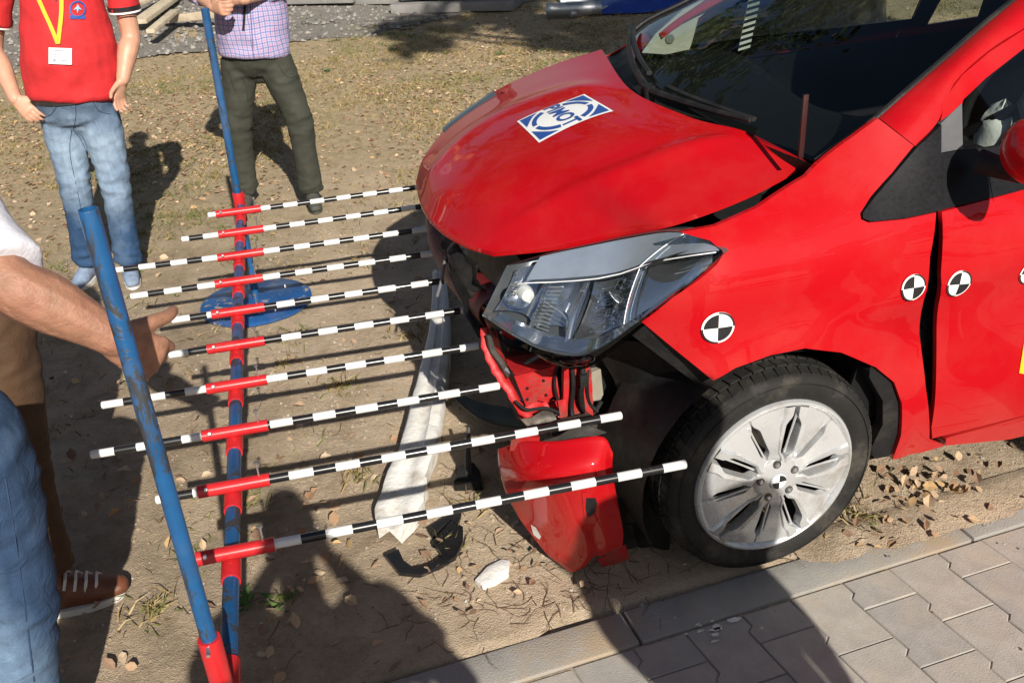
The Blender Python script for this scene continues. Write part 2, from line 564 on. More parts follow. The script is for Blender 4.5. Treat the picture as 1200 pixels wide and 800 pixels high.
M_STEEL = simple('zinc_bolt', (0.62, 0.62, 0.62), 0.3, 0.9, 0.08, 60)
M_DARKMET = simple('dark_metal', (0.06, 0.055, 0.05), 0.55, 0.5, 0.3, 20, 0.2, 60, dirt=(0.14, 0.11, 0.08))
M_WHITE = simple('white_vinyl', (0.80, 0.80, 0.79), 0.45, 0, 0.03, 20)
M_BLKV = simple('black_vinyl', (0.015, 0.015, 0.017), 0.4, 0, 0.1, 20)
M_BLUEV = simple('blue_vinyl', (0.02, 0.075, 0.30), 0.4, 0, 0.05, 20)
M_YELV = simple('yellow_vinyl', (0.80, 0.45, 0.02), 0.45, 0, 0.05, 20)
M_GLASS = glass_mat('windscreen_glass', (0.62, 0.68, 0.64), 1.2)
M_GLASS2 = glass_mat('door_glass', (0.74, 0.79, 0.77), 1.2)
M_LENS = glass_mat('clear_lens', (0.92, 0.94, 0.95), 1.3)
M_STRIPE = stripe_mat()
M_BLUEP = wornpaint('worn_blue_paint', (0.010, 0.075, 0.20), amount=0.53)
M_BLUED = wornpaint('scuffed_blue_plate_paint', (0.010, 0.075, 0.24), (0.33, 0.30, 0.24), 0.58)
M_REDP = wornpaint('worn_red_paint', (0.50, 0.018, 0.022), (0.12, 0.02, 0.02), 0.68)
M_FOAM = simple('white_foam', (0.70, 0.69, 0.66), 0.75, 0, 0.08, 12, 0.5, 45, dirt=(0.48, 0.43, 0.36), dirts=9)
M_GROUND = ground_mat()
M_CONC = paver_mat()
M_KERB = simple('kerb_concrete', (0.30, 0.285, 0.26), 0.85, 0, 0.14, 9, 0.5, 220, dirt=(0.36, 0.28, 0.19), dirts=4)
M_JOINT = simple('joint_sand', (0.33, 0.27, 0.20), 0.95, 0, 0.3, 60, 0.6, 200)
M_SKIN = simple('skin', (0.50, 0.27, 0.18), 0.5, 0, 0.12, 18, 0.15, 120)
M_SKINT = simple('tanned_skin', (0.30, 0.148, 0.092), 0.5, 0, 0.22, 38, 0.35, 110, dirt=(0.26, 0.11, 0.07), dirts=14)
M_HAIR = simple('dark_hair', (0.035, 0.022, 0.015), 0.6, 0, 0.3, 40, 0.5, 150)
M_POLO = simple('red_cotton', (0.50, 0.016, 0.020), 0.85, 0, 0.10, 14, 0.3, 40)
M_PLAID = plaid_mat()
M_WSHIRT = simple('white_cotton', (0.66, 0.66, 0.72), 0.8, 0, 0.05, 14, 0.4, 30)
M_OLIVE = simple('dark_green_twill', (0.030, 0.032, 0.022), 0.85, 0, 0.2, 10, 0.4, 35)
M_BROWNT = simple('brown_twill', (0.06, 0.029, 0.012), 0.85, 0, 0.15, 10, 0.4, 35)  # base darkened to carry the shade cast by people nearby
M_GREYT = simple('grey_cotton', (0.10, 0.105, 0.12), 0.85, 0, 0.15, 10, 0.3, 35)
M_LEATH = simple('brown_leather', (0.14, 0.048, 0.022), 0.5, 0, 0.2, 20, 0.3, 60)
M_SNEAK = simple('pale_blue_sneaker', (0.20, 0.26, 0.36), 0.7, 0, 0.3, 25, 0.3, 60)
M_SOLE = simple('white_sole', (0.62, 0.60, 0.56), 0.7, 0, 0.06, 20)
M_BELT = simple('black_belt', (0.02, 0.018, 0.016), 0.5, 0, 0.1, 20)
M_DSHOE = simple('dusty_dark_shoe', (0.06, 0.06, 0.05), 0.75, 0, 0.25, 18, 0.3, 60)
M_WOOD = simple('weathered_timber', (0.48, 0.40, 0.29), 0.8, 0, 0.2, 12, 0.4, 60)
M_SLAB = simple('stacked_concrete', (0.22, 0.21, 0.20), 0.9, 0, 0.2, 6, 0.5, 60)
M_GRAV = simple('gravel_bed', (0.20, 0.18, 0.155), 0.95, 0, 0.35, 40, 0.9, 60)
M_TARP = simple('blue_tarpaulin', (0.012, 0.05, 0.33), 0.42, 0, 0.15, 12, 0.3, 25)
M_PIPE = simple('galvanised_pipe', (0.42, 0.44, 0.46), 0.42, 0.7, 0.1, 12)
M_BARK = simple('tree_bark', (0.17, 0.145, 0.115), 0.95, 0, 0.35, 9, 1.0, 22)
M_LITTER = attr_mat('leaf_litter')
M_LEAFT = attr_mat('tree_leaf', 0.6)
M_GRASS = attr_mat('dry_grass')
M_AIRBAG = simple('airbag_fabric', (0.62, 0.61, 0.58), 0.85, 0, 0.06, 12, 0.3, 40)
M_DRED = simple('dark_red_stick', (0.03, 0.004, 0.004), 0.5, 0, 0.1, 20)
M_YLAN = simple('yellow_ribbon', (0.72, 0.42, 0.02), 0.6, 0, 0.05, 20)

# ================================================================ the setting
KA = 0.0402                                             # kerb line angle
K0 = V((0.0, 0.030, 0.0))
E1 = V((cos(KA), sin(KA), 0)); E2 = V((-sin(KA), cos(KA), 0))
def pav(u, v, z=0.0): return K0 + E1 * u + E2 * v + V((0, 0, z))
def kv(x, y): return (V((x, y, 0)) - K0).dot(E2)

def gz(x, y):
    z = 0.012 * noise.noise((x * 1.3, y * 1.3, 0)) + 0.006 * noise.noise((x * 5, y * 5, 3)) + 0.003 * noise.noise((x * 17, y * 17, 5))
    z += 0.018 * sstep(3, 8, y) * noise.noise((x * 2.5, y * 2.5, 9))
    z *= sstep(-0.02, 0.25, kv(x, y))
    z += 0.25 * sstep(8.5, 14, y) + 0.6 * sstep(14, 40, y)
    if kv(x, y) < 0.0: z = -0.12
    return z

def spaced(lo, hi, fine_lo, fine_hi, step, grow=1.22):
    xs = []
    x = fine_lo
    while x <= fine_hi: xs.append(x); x += step
    s = step; x = xs[-1]
    while x < hi: s *= grow; x += s; xs.append(x)
    s = step; x = xs[0]; pre = []
    while x > lo: s *= grow; x -= s; pre.append(x)
    return pre[::-1] + xs

gx = spaced(-400, 400, -3.2, 3.2, 0.035)
gy = spaced(-400, 400, -0.10, 5.0, 0.035, 1.10)
vs = []
for y in gy:
    for x in gx: vs.append((x, y, gz(x, y) if abs(x) < 30 and -3 < y < 60 else (-0.12 if kv(x, y) < 0 else 0.85 * sstep(8.5, 40, y))))
nx = len(gx)
fs = [(j * nx + i, j * nx + i + 1, (j + 1) * nx + i + 1, (j + 1) * nx + i) for j in range(len(gy) - 1) for i in range(nx - 1)]
tag(mk('ground', vs, fs, M_GROUND), 'sandy trodden soil with patches of dry grass', None, None, 'structure')

# kerb stones
kerb = tag(mk('kerb', [pav(-8, -0.119, -0.1), pav(8, -0.119, -0.1), pav(8, -0.003, -0.1), pav(-8, -0.003, -0.1), pav(-8, -0.119, -0.02), pav(8, -0.119, -0.02), pav(8, -0.003, -0.02), pav(-8, -0.003, -0.02)],
         [(0, 3, 2, 1), (4, 5, 6, 7), (0, 1, 5, 4), (1, 2, 6, 5), (2, 3, 7, 6), (3, 0, 4, 7)], M_JOINT, None, False), 'flat concrete edging between sand and paving', None, None, 'structure')
ks = MB().box((0, 0, 0), (0.983, 0.112, 0.12), None, 0.006).build('kerb_stone', M_KERB, kerb, True)
for i in range(-7, 8):
    o = ks if i == -7 else link(ks.copy(), kerb)
    o.location = pav(-0.425 + 0.5 + i * 0.99, -0.061, -0.0555 + random.uniform(-.002, .001))
    o.rotation_euler = (random.uniform(-.006, .006), random.uniform(-.002, .002), KA + random.uniform(-.002, .002))

# paving: columns with one zigzag and one straight long joint, staggered cross joints
pm = tag(mk('pavement', [pav(-60, -60, -0.0065), pav(60, -60, -0.0065), pav(60, -0.118, -0.0065), pav(-60, -0.118, -0.0065)], [(0, 1, 2, 3)], M_JOINT, None, False), 'grey interlocking concrete pavers beside the car', None, None, 'structure')
PW, PL, JG = 0.149, 0.205, 0.0030
def paver_mesh(half):
    """paver with a stepped joint down each long side; chamfered top"""
    a_, e, W2 = 0.0095, 0.008, PW / 2 - JG / 2
    L2 = PL / 2 - JG / 2
    def off(yk, y):
        s_ = (yk - y) % PL
        return -a_ + 2 * a_ * s_ / PL
    top = -0.004 if half else L2
    lk, rk = -0.0505, 0.052
    left = [(top, off(lk, top)), (lk + e, .92 * a_), (lk - e, -.92 * a_), (-L2, off(lk, -L2))]
    right = [(top, off(rk, top)), (rk + e, .92 * a_), (rk - e, -.92 * a_), (-L2, off(rk, -L2))]
    if half: right = [right[0], right[3]]
    out = [(-W2 + d, y) for y, d in left] + [(W2 + d, y) for y, d in reversed(right)]
    n = len(out)
    ins = []
    for i in range(n):
        p, q, r = V(out[i - 1]), V(out[i]), V(out[(i + 1) % n])
        d1, d2 = (q - p).normalized(), (r - q).normalized()
        n1, n2 = V((-d1.y, d1.x)), V((-d2.y, d2.x))
        ins.append(q + (n1 + n2).normalized() * 0.003)
    vs = [(p[0], p[1], -0.06) for p in out] + [(p[0], p[1], -0.003) for p in out] + [(p[0], p[1], 0.0) for p in ins]
    fs = []
    for k in range(2):
        for i in range(n):
            j = (i + 1) % n
            fs.append((k * n + i, k * n + j, (k + 1) * n + j, (k + 1) * n + i))
    fs.append(tuple(2 * n + i for i in range(n)))
    return vs, fs
protos = {}
far_p = MB()
for ci in range(-16, 22):
    uc = 0.145 + (ci + 0.5) * PW
    half = ci % 2 == 0
    v = -0.1225 - (PL / 2 if half else 0)
    rows = [(v + PL / 2, True)] if half else []
    while v > -1.75:
        rows.append((v - PL / 2, False)); v -= PL
    for vc, hf_ in rows:
        near = vc > -0.95 and -0.95 < uc < 1.5
        z = random.uniform(-0.003, 0.001)
        if near:
            if hf_ not in protos:
                vs, fs = paver_mesh(hf_)
                b_ = MB(); b_.add(vs, fs)
                protos[hf_] = o = b_.build('paver', M_CONC, pm, True, None, 30)
                o.matrix_parent_inverse = Matrix.Identity(4)
            else: o = link(protos[hf_].copy(), pm)
            o.location = pav(uc, vc, z)
            o.rotation_euler = (random.uniform(-.006, .006), random.uniform(-.006, .006), KA + random.uniform(-.003, .003))
        else:
            vs, fs = paver_mesh(hf_)
            far_p.add([pav(uc + v_[0], vc + v_[1], z + v_[2]) for v_ in vs], fs)
o = far_p.build('paver', M_CONC, pm, False); tag(o, kind='stuff')
# old white paint splashes on two pavers
for i in range(16):
    c_ = at(random.gauss(826, 16), random.gauss(728, 9), 'z', .002)
    n_ = 7; r0 = random.uniform(.003, .011)
    a0 = random.uniform(0, 6)
    mk('paint_splash', [V((c_.x + r0 * random.uniform(.4, 1.5) * cos(a0 + q * 2 * pi / n_) * 1.6, c_.y + r0 * random.uniform(.4, 1.2) * sin(a0 + q * 2 * pi / n_), .0028)) for q in range(n_)], [tuple(range(n_))], M_FOAM, pm, False)
# sand blown over the kerb behind the wheel
dg_ = []
for i in range(60):
    u = 0.10 + i * 0.025
    wv_ = -0.055 - .03 * noise.noise((u * 5, 0, 3)) - .02 * noise.noise((u * 15, 0, 3)) - .02 * sstep(.1, .5, u)
    wv_ = max(wv_, -.125)
    row = []
    for j in range(9):
        v_ = .08 + (wv_ - .08) * j / 8
        p = pav(u, v_)
        row.append(V((p.x, p.y, .0155 - .0085 * sstep(5, 8, j) + .003 * noise.noise((u * 20, v_ * 20, 0)) - .012 * (1 - sstep(0, 2, j)) - .012 * (1 - sstep(0, 5, min(i, 59 - i))))))
    dg_.append(row)
tag(sheet('sand_drift', dg_, M_GROUND, None), 'thin sand drift covering the edging behind the wheel', None, None, 'structure')

# ---------------------------------------------------------------- litter, grass, twigs (uncountable)
class CMB:
    """mesh with one colour per face"""
    def __init__(s): s.v = []; s.f = []; s.c = []
    def add(s, vs, fs, c):
        n = len(s.v); s.v += vs; s.f += [tuple(i + n for i in f) for f in fs]; s.c += [c] * len(fs)
    def build(s, name, mat, label, kind='stuff', parent=None, smooth=False, cat=None):
        o = mk(name, s.v, s.f, mat, parent, smooth)
        at_ = o.data.color_attributes.new('col', 'FLOAT_COLOR', 'CORNER')
        i = 0
        dat = []
        for p in o.data.polygons:
            dat += [*s.c[p.index], 1.0] * p.loop_total
        at_.data.foreach_set('color', dat)
        return tag(o, label, cat, None, kind)

def leaf_at(cm, p, s, col, up=0.35):
    a = random.uniform(0, 2 * pi)
    tx, ty = random.gauss(0, up), random.gauss(0, up)
    n = V((tx, ty, 1)).normalized()
    d = V((cos(a), sin(a), 0)); d = (d - n * d.dot(n)).normalized(); e = n.cross(d)
    w = s * random.uniform(0.55, 0.85)
    cu = random.uniform(-0.1, 0.35) * s
    pts = [p - d * s * .5, p - d * s * .22 + e * w * .42 + n * cu * .5, p + d * s * .12 + e * w * .48 + n * cu, p + d * s * .55 + n * cu * .3,
           p + d * s * .12 - e * w * .48 + n * cu * .9, p - d * s * .22 - e * w * .42 + n * cu * .5, p + n * 0.0]
    cm.add(pts, [(0, 1, 6), (1, 2, 6), (2, 3, 6), (3, 4, 6), (4, 5, 6), (5, 0, 6)], col)

LCOL = [(0.38, 0.25, 0.15), (0.46, 0.33, 0.21), (0.31, 0.19, 0.11), (0.50, 0.38, 0.26), (0.22, 0.13, 0.08), (0.44, 0.29, 0.14), (0.40, 0.28, 0.18), (0.33, 0.22, 0.14), (0.27, 0.17, 0.11)]
lit = CMB()
cnt = 0
while cnt < 15000:
    y = random.uniform(0.15, 9.5) if random.random() < 0.3 else random.gauss(5.6, 1.3)
    x = random.uniform(-3.2, 3.4) if random.random() < .75 else random.uniform(-6, 6)
    if kv(x, y) < 0.04: continue
    dens = noise.noise((x * 1.1, y * 1.1, 20)) * 0.5 + 0.5
    if random.random() > dens ** 1.2 * (1.0 if y > 3.6 else 0.42): continue
    s = random.choice((random.uniform(0.014, 0.026), random.uniform(0.02, 0.042)))
    leaf_at(lit, V((x, y, gz(x, y) + 0.006)), s, random.choice(LCOL))
    cnt += 1
# drifts against the kerb behind the wheel, and on the shaded soil in front
for (cx_, cy_, sx, sy, n_, sz) in ((0.62, 0.16, 0.10, 0.07, 60, 0.03), (0.42, 0.04, 0.10, 0.04, 26, 0.026), (-1.1, 0.45, 0.22, 0.25, 46, 0.038), (-1.35, 0.9, 0.25, 0.3, 40, 0.038), (-0.5, 0.28, 0.15, 0.08, 30, 0.022), (-1.7, 1.0, .3, .4, 40, .036)):
    for _ in range(n_):
        x, y = random.gauss(cx_, sx), random.gauss(cy_, sy)
        if kv(x, y) < -0.10: continue
        leaf_at(lit, V((x, y, max(gz(x, y), 0) + 0.012 + random.uniform(0, .02))), sz * random.uniform(.7, 1.3), random.choice(LCOL), 0.5)
lit.build('fallen_leaves', M_LITTER, 'dry tan and yellow leaves scattered over the soil')

gr = CMB()
def tuft(cx_, cy_, n_, h, spread, cols):
    for _ in range(n_):
        a = random.uniform(0, 2 * pi); r = abs(random.gauss(0, spread))
        x, y = cx_ + r * cos(a), cy_ + r * sin(a)
        if kv(x, y) < 0.0: continue
        z = gz(x, y)
        l = h * random.uniform(.5, 1.3); b = random.uniform(0, 2 * pi); le = random.uniform(.3, 1.2)
        d = V((cos(b) * le, sin(b) * le, 1)).normalized()
        q = d.cross(V((cos(b + 1.3), sin(b + 1.3), 0))).normalized() * (0.0016 + h * 0.018)
        p0 = V((x, y, z)); p1 = p0 + d * l * .6; p2 = p0 + d * l + V((cos(b), sin(b), -.5)) * l * .25
        gr.add([p0 - q, p0 + q, p1 + q * .7, p1 - q * .7, p2], [(0, 1, 2, 3), (3, 2, 4)], random.choice(cols))
DRY = [(0.36, 0.27, 0.13), (0.30, 0.21, 0.09), (0.20, 0.17, 0.06), (0.42, 0.33, 0.18), (0.13, 0.13, 0.04)]
GREEN = [(0.10, 0.13, 0.03), (0.14, 0.16, 0.05), (0.20, 0.18, 0.07), (0.30, 0.23, 0.11)]
n_ = 0
while n_ < 3600:
    x, y = random.uniform(-5, 6), random.uniform(0.4, 9.0)
    if y < 3.3 and random.random() < 0.80: continue
    if noise.noise((x * .9, y * .9, 40)) < -0.05: continue
    if -0.7 < x < 1 and y < 1.8: continue
    tuft(x, y, random.randint(8, 22), random.uniform(.02, .055), random.uniform(.03, .14), GREEN if noise.noise((x * .8, y * .8, 60)) > 0.10 else DRY)
    n_ += 1
for (px_, py_, n_, h, sp, cl) in ((560, 590, 30, .07, .06, DRY), (520, 640, 24, .05, .05, DRY), (400, 455, 50, .06, .06, DRY + GREEN), (330, 430, 30, .05, .06, DRY), (485, 395, 40, .06, .07, DRY),
                           (180, 720, 60, .06, .05, GREEN + DRY), (700, 625, 40, .06, .06, DRY), (330, 705, 26, .04, .03, GREEN), (290, 590, 40, .05, .06, GREEN), (345, 395, 40, .05, .06, GREEN), (1000, 610, 34, .06, .06, DRY), (1025, 620, 18, .05, .03, GREEN), (640, 600, 24, .06, .05, DRY), (420, 560, 30, .07, .05, DRY)):
    p = at(px_, py_, 'z', 0)
    tuft(p.x, p.y, n_, h, sp, cl)
gr.build('dry_grass', M_GRASS, 'thin dry grass tufts growing from the soil')

# broad-leaved weeds in the far grass
wd = CMB()
for (px_, py_) in ((393, 48), (385, 85), (462, 60), (590, 65), (335, 718), (470, 36), (640, 60), (150, 55)):
    p = at(px_, py_, 'z', 0)
    for _ in range(22):
        a = random.uniform(0, 2 * pi); l = random.uniform(.02, .055)
        p = p + V((random.gauss(0, .012), random.gauss(0, .012), 0))
        d = V((cos(a), sin(a), random.uniform(.05, .6))); e = V((-sin(a), cos(a), 0))
        b = p + V((0, 0, 0.005))
        wd.add([b, b + d * l * .5 + e * l * .22, b + d * l, b + d * l * .5 - e * l * .22], [(0, 1, 2, 3)], random.choice([(0.06, 0.12, 0.03), (0.09, 0.15, 0.04), (.05, .09, .03)]))
wd.build('weeds', M_GRASS, 'low green weeds dotted in the dry soil')

tw = MB()
def twig(p, l, r=0.0010):
    a = random.uniform(0, 2 * pi)
    pts = [p]; z = V((0, 0, 0.004))
    for k in range(4):
        a += random.gauss(0, .35)
        pts.append(pts[-1] + V((cos(a), sin(a), random.gauss(0, .12))) * l / 4)
    tw.tube([q_ + z for q_ in pts], [r, r, r * .8, r * .7, r * .4], 5)
for (px_, py_, sx, sy, n_) in ((720, 640, .14, .10, 46), (990, 610, .14, .06, 34), (1050, 545, .12, .08, 22), (700, 690, .15, .05, 30), (520, 690, .2, .12, 26), (640, 640, .12, .1, 34), (560, 700, .2, .1, 20)):
    p = at(px_, py_, 'z', 0)
    for _ in range(n_):
        x, y = random.gauss(p.x, sx), random.gauss(p.y, sy)
        if kv(x, y) < -0.05: continue
        twig(V((x, y, gz(x, y) if kv(x, y) > 0 else 0.015)), random.uniform(.03, .13))
for _ in range(120):
    x, y = random.uniform(-2.2, -.2), random.uniform(.2, 3)
    if kv(x, y) > .03: twig(V((x, y, gz(x, y))), random.uniform(.03, .10), .0013)
tag(tw.build('twigs', simple('dry_twig', (0.10, 0.06, 0.035), 0.9), None), 'thin dry twigs and stalks lying on the sand', None, None, 'stuff')

st = CMB()
def pebble(p, s, c):
    vs = []
    for k in range(6): 
        a = k * pi / 3
        vs.append(p + V((cos(a) * s * random.uniform(.7, 1.2), sin(a) * s * random.uniform(.7, 1.2), 0)))
    vs += [p + V((random.uniform(-.3, .3) * s + cos(k * 2.1) * s * .5, sin(k * 2.1) * s * .5, s * random.uniform(.5, .9))) for k in range(3)]
    st.add(vs, [(0, 1, 6), (1, 2, 7, 6), (2, 3, 7), (3, 4, 8, 7), (4, 5, 8), (5, 0, 6, 8), (6, 7, 8)], c)
for _ in range(2600):
    x, y = random.uniform(-2.6, 1.2), random.uniform(-.6, 3.6)
    k = kv(x, y)
    if k < 0 and random.random() < .9: continue
    g = random.uniform(.12, .5)
    pebble(V((x, y, gz(x, y) if k > 0 else 0.012)), random.uniform(.0015, .006), (g, g * .9, g * .78))
for _ in range(2600):                                    # gravel bank far left
    x, y = random.uniform(-3.5, 2.2), random.uniform(8.3, 12.0)
    if y < 8.5 + .3 * noise.noise((x, y, 0)) + max(0, (x - .4)) * .5: continue
    g = random.uniform(.10, .32)
    pebble(V((x, y, gz(x, y) + .012)), random.uniform(.012, .035), (g, g * .93, g * .86))
st.build('pebbles', M_LITTER, 'small stones and gravel strewn over sand and bank')

# crumbs and clods of the same soil
cd_ = MB()
for _ in range(2600):
    x, y = random.uniform(-2.6, 1.2), random.triangular(0.05, 3.6, 0.5)
    if kv(x, y) < .02: continue
    s_ = random.choice((random.uniform(.002, .005), random.uniform(.004, .010)))
    p = V((x, y, gz(x, y) - s_ * .2))
    vs = [p + V((cos(k * pi / 3) * s_ * random.uniform(.7, 1.3), sin(k * pi / 3) * s_ * random.uniform(.7, 1.3), 0)) for k in range(6)] + [p + V((cos(k * 2.1) * s_ * .5, sin(k * 2.1) * s_ * .5, s_ * random.uniform(.5, 1.0))) for k in range(3)]
    cd_.add(vs, [(0, 1, 6), (1, 2, 7, 6), (2, 3, 7), (3, 4, 8, 7), (4, 5, 8), (5, 0, 6, 8), (6, 7, 8)])
tag(mk('soil_clods', cd_.v, cd_.f, M_GROUND, None, False), 'loose crumbs of sandy soil lying on the ground', None, None, 'stuff')

# gravel bed behind the men
out = []
for i in range(41):
    x = -6 + i * 0.235
    out.append((x, 8.55 + .25 * noise.noise((x * 1.5, 0, 7)) + max(0, x - .3) * .42))
vs = []
for (x, y) in out:
    for k in range(8):
        yy = y + k * .7
        vs.append(V((x, yy, gz(x, yy) + .008)))
fs = [(i * 8 + k, (i + 1) * 8 + k, (i + 1) * 8 + k + 1, i * 8 + k + 1) for i in range(40) for k in range(7)]
tag(mk('gravel_path', vs, fs, M_GRAV), 'grey gravel strip behind the dry lawn', None, None, 'structure')

# ---------------------------------------------------------------- stacked slabs, timber, pipes, tarpaulin
slabs = ((375, 6, 1.05, 0.03, 'lowest concrete slab behind the checked shirt man'), (440, 3, 0.9, -0.02, 'thin concrete slab lying right of the man in checked shirt'), (505, 8, 0.8, .05, 'short concrete slab in the middle of the far stack'),
         (565, 5, 0.85, .02, 'rightmost concrete slab of the far stack, nearest the pipes'))
for i, (px_, py_, L, rz, lb) in enumerate(slabs):
    p = at(px_, py_, 'z', 0.06)
    g0 = gz(p.x, p.y)
    R_ = Matrix.Rotation(-0.55 + rz, 3, 'Z')
    o = MB().box((p.x, p.y, g0 + .065), (L, .5, .10), R_, .012).build('concrete_slab', M_SLAB, None)
    tag(o, lb, 'slab', 'concrete slabs stacked on the gravel')
    p2 = p + R_ @ V((.05, .10, 0))
    o = MB().box((p2.x, p2.y, g0 + .19), (L * .92, .45, .10), Matrix.Rotation(-0.5 + rz, 3, 'Z'), .012).build('concrete_slab', M_SLAB, None)
    tag(o, 'upper ' + lb.replace('lowest ', '') + ', resting on another', 'slab', 'concrete slabs stacked on the gravel')
planks = (((165, 34), (222, -8), .16, .05, 'broad pale plank leaning across the timber pile'), ((196, 24), (250, 18), .10, .08, 'short squared timber lying in front of the pale planks'), ((150, 18), (200, -6), .12, .04, 'narrow pale plank at the back of the timber pile'), ((176, 36), (205, 12), .09, .04, 'short pale offcut on the gravel beside the timber'))
for i, (a, b, wd_, th, lb) in enumerate(planks):
    A = at(*a, 'z', .10 + i * .03); B = at(*b, 'z', .16 + i * .03)
    if (B - A).length > 2.4: B = A + (B - A).normalized() * 2.4
    d = (B - A).normalized(); e = d.cross(V((0, 0, 1))).normalized(); n = e.cross(d)
    R_ = Matrix((d, e, n)).transposed()
    g0 = gz((A.x + B.x) / 2, (A.y + B.y) / 2)
    o = MB().box((A + B) / 2 + V((0, 0, g0 - .03)), ((B - A).length, wd_, th), R_, .006).build('timber_plank', M_WOOD, None)
    tag(o, lb, 'plank', 'planks in the timber pile')
pipes = (((640, 12), (705, 9), .07, 'fat galvanised pipe at the left end of the far pile'), ((668, 16), (740, 6), .035, 'thin galvanised pipe lying in front of the blue tarpaulin'), ((655, 4), (700, 0), .06, 'galvanised pipe with dark clamp behind the fat one'))
for a, b, r, lb in pipes:
    A = at(*a, 'z', r + .02); B = at(*b, 'z', r + .02)
    z0 = gz(A.x, A.y)
    A.z += z0; B.z += z0
    d = (B - A).normalized()
    mb = MB().tube([A, A + d * .02, A + d * .06, A + d * .09, B], [r, r * 1.12, r * 1.12, r, r], 18)
    tag(mb.build('metal_pipe', M_PIPE, None), lb, 'pipe', 'metal pipes on the far ground')
A = at(690, 24, 'z', 0); B = at(800, -20, 'z', 0)
tg = []
for i in range(25):
    row = []
    for j in range(17):
        x = A.x + .1 + i * .16; y = A.y + .15 + j * .11 - i * .05
        ed = min(i, 24 - i) / 4
        ed = min(1, ed, min(j, 16 - j) / 3)
        h = ed * (.14 + .16 * abs(noise.noise((x * 1.6, y * 1.6, 2))) + .06 * noise.noise((x * 6, y * 6, 4)))
        row.append(V((x + .05 * noise.noise((x * 4, y * 4, 1)), y + .08 * noise.noise((x * 3, y * 3, 8)), gz(x, y) + .02 + max(0, h))))
    tg.append(row)
tag(sheet('tarpaulin', tg, M_TARP, None, 0.004, (0, 0, -1)), 'crumpled blue tarpaulin on the ground behind the car', 'tarpaulin')

# ---------------------------------------------------------------- trees
def tree(x, y, h, r, crown, n_leaf, ls, label, group='trees around the yard', lean=(0, 0), twist=0):
    root = empty('broadleaf_tree', (x, y, 0))
    tag(root, label, 'tree', group)
    z0 = gz(x, y) if y > 0.3 else -0.1
    mb = MB()
    pts = []; rad = []
    for k in range(9):
        t = k / 8
        pts.append(V((x + lean[0] * t + .1 * noise.noise((t * 3, x, y)), y + lean[1] * t + .1 * noise.noise((t * 3, y, x)), z0 - .1 + h * t)))
        rad.append(r * (1.25 - .25 * min(1, t * 6)) * (1 - .55 * t))
    mb.tube(pts, rad, 20)
    # bark flutes
    for v in mb.v:
        c = V((x, y, v.z)); d = V((v.x - c.x, v.y - c.y, 0))
        a = math.atan2(d.y, d.x)
        v += d * (.07 * sin(a * 9 + v.z * 2) + .10 * noise.noise((a * 2, v.z * 1.2, x)))
    top = pts[-1]
    for c in crown:
        mid = top.lerp(V(c[:3]), .5) + V((0, 0, -.3))
        mb.tube([top - V((0, 0, h * .25)), mid, V(c[:3])], [r * .4, r * .25, r * .08], 8)
    mb.build('trunk', M_BARK, root)
    cm = CMB()
    tot = sum(c[3] ** 2 for c in crown)
    for c in crown:
        n_ = int(n_leaf * c[3] ** 2 / tot)
        cl = []
        for _ in range(max(6, n_ // 60)):
            d = V((random.gauss(0, 1), random.gauss(0, 1), random.gauss(0, 1))).normalized() * c[3] * random.uniform(.45, 1.05)
            cl.append(V(c[:3]) + V((d.x, d.y, d.z * .8)))
        for k in range(n_):
            q = random.choice(cl)
            p = q + V((random.gauss(0, .28), random.gauss(0, .28), random.gauss(0, .22))) * min(1.0, c[3] * .55)
            a, b = random.uniform(0, 2 * pi), random.uniform(-.8, .8)
            d = V((cos(a) * cos(b), sin(a) * cos(b), sin(b))); e = d.cross(V((random.gauss(0, 1), random.gauss(0, 1), random.gauss(0, 1)))).normalized()
            s = ls * random.uniform(.7, 1.3)
            g = random.uniform(.7, 1.3)
            cm.add([p - d * s, p + e * s * .5, p + d * s, p - e * s * .5], [(0, 1, 2, 3)], (0.06 * g, 0.095 * g, 0.022 * g))
    cm.build('crown', M_LEAFT, None, None, root)
    return root

# the big trunk seen through the windscreen
tree(4.15, 6.3, 6.0, 0.44, [(4, 6.8, 7.5, 2.2), (5.8, 7.5, 7.0, 1.9), (2.8, 8.0, 7.8, 1.8), (4.3, 7.4, 9.2, 2.0)], 5200, .11, 'thick old trunk standing right behind the car')
# trees along the far side of the yard (mirrored in windscreen and bonnet)
k = 0
for (x, y, h, cr_) in ((-7.5, 17, 5, 3.2), (-2.6, 19, 6, 3.4), (2.2, 17.5, 5.5, 3.2), (8.5, 18, 6, 3.6), (-12, 15, 5, 3.2)):
    cw = [(x + random.gauss(0, 1.4), y + random.gauss(0, 1), h + 1.0 + random.uniform(0, 11), cr_ * random.uniform(.5, .85)) for _ in range(12)]
    tree(x, y, h + 2, .3, cw, 8000, .17, ['tree at the far left of the yard', 'tall tree behind the men', 'tall tree behind the tarpaulin', 'tree far right behind the parked car', 'leftmost tree of the far row'][k])
    k += 1
for i, (x, y, h) in enumerate(((-9, -19, 3.4), (-4.5, -21, 3.8), (1.5, -20, 3.6), (7, -21, 3.8), (12, -18, 3.2))):  # unseen trees, added to darken the reflections in the car paint
    cw = [(x + random.gauss(0, 1.8), y + random.gauss(0, 1), 2.2 + random.uniform(0, 4.6), random.uniform(1.7, 2.4)) for _ in range(7)]
    tree(x, y, h, .25, cw, 2600, .22, ['leftmost', 'second', 'middle', 'fourth', 'rightmost'][i] + ' tree of the unseen row added far behind the camera')
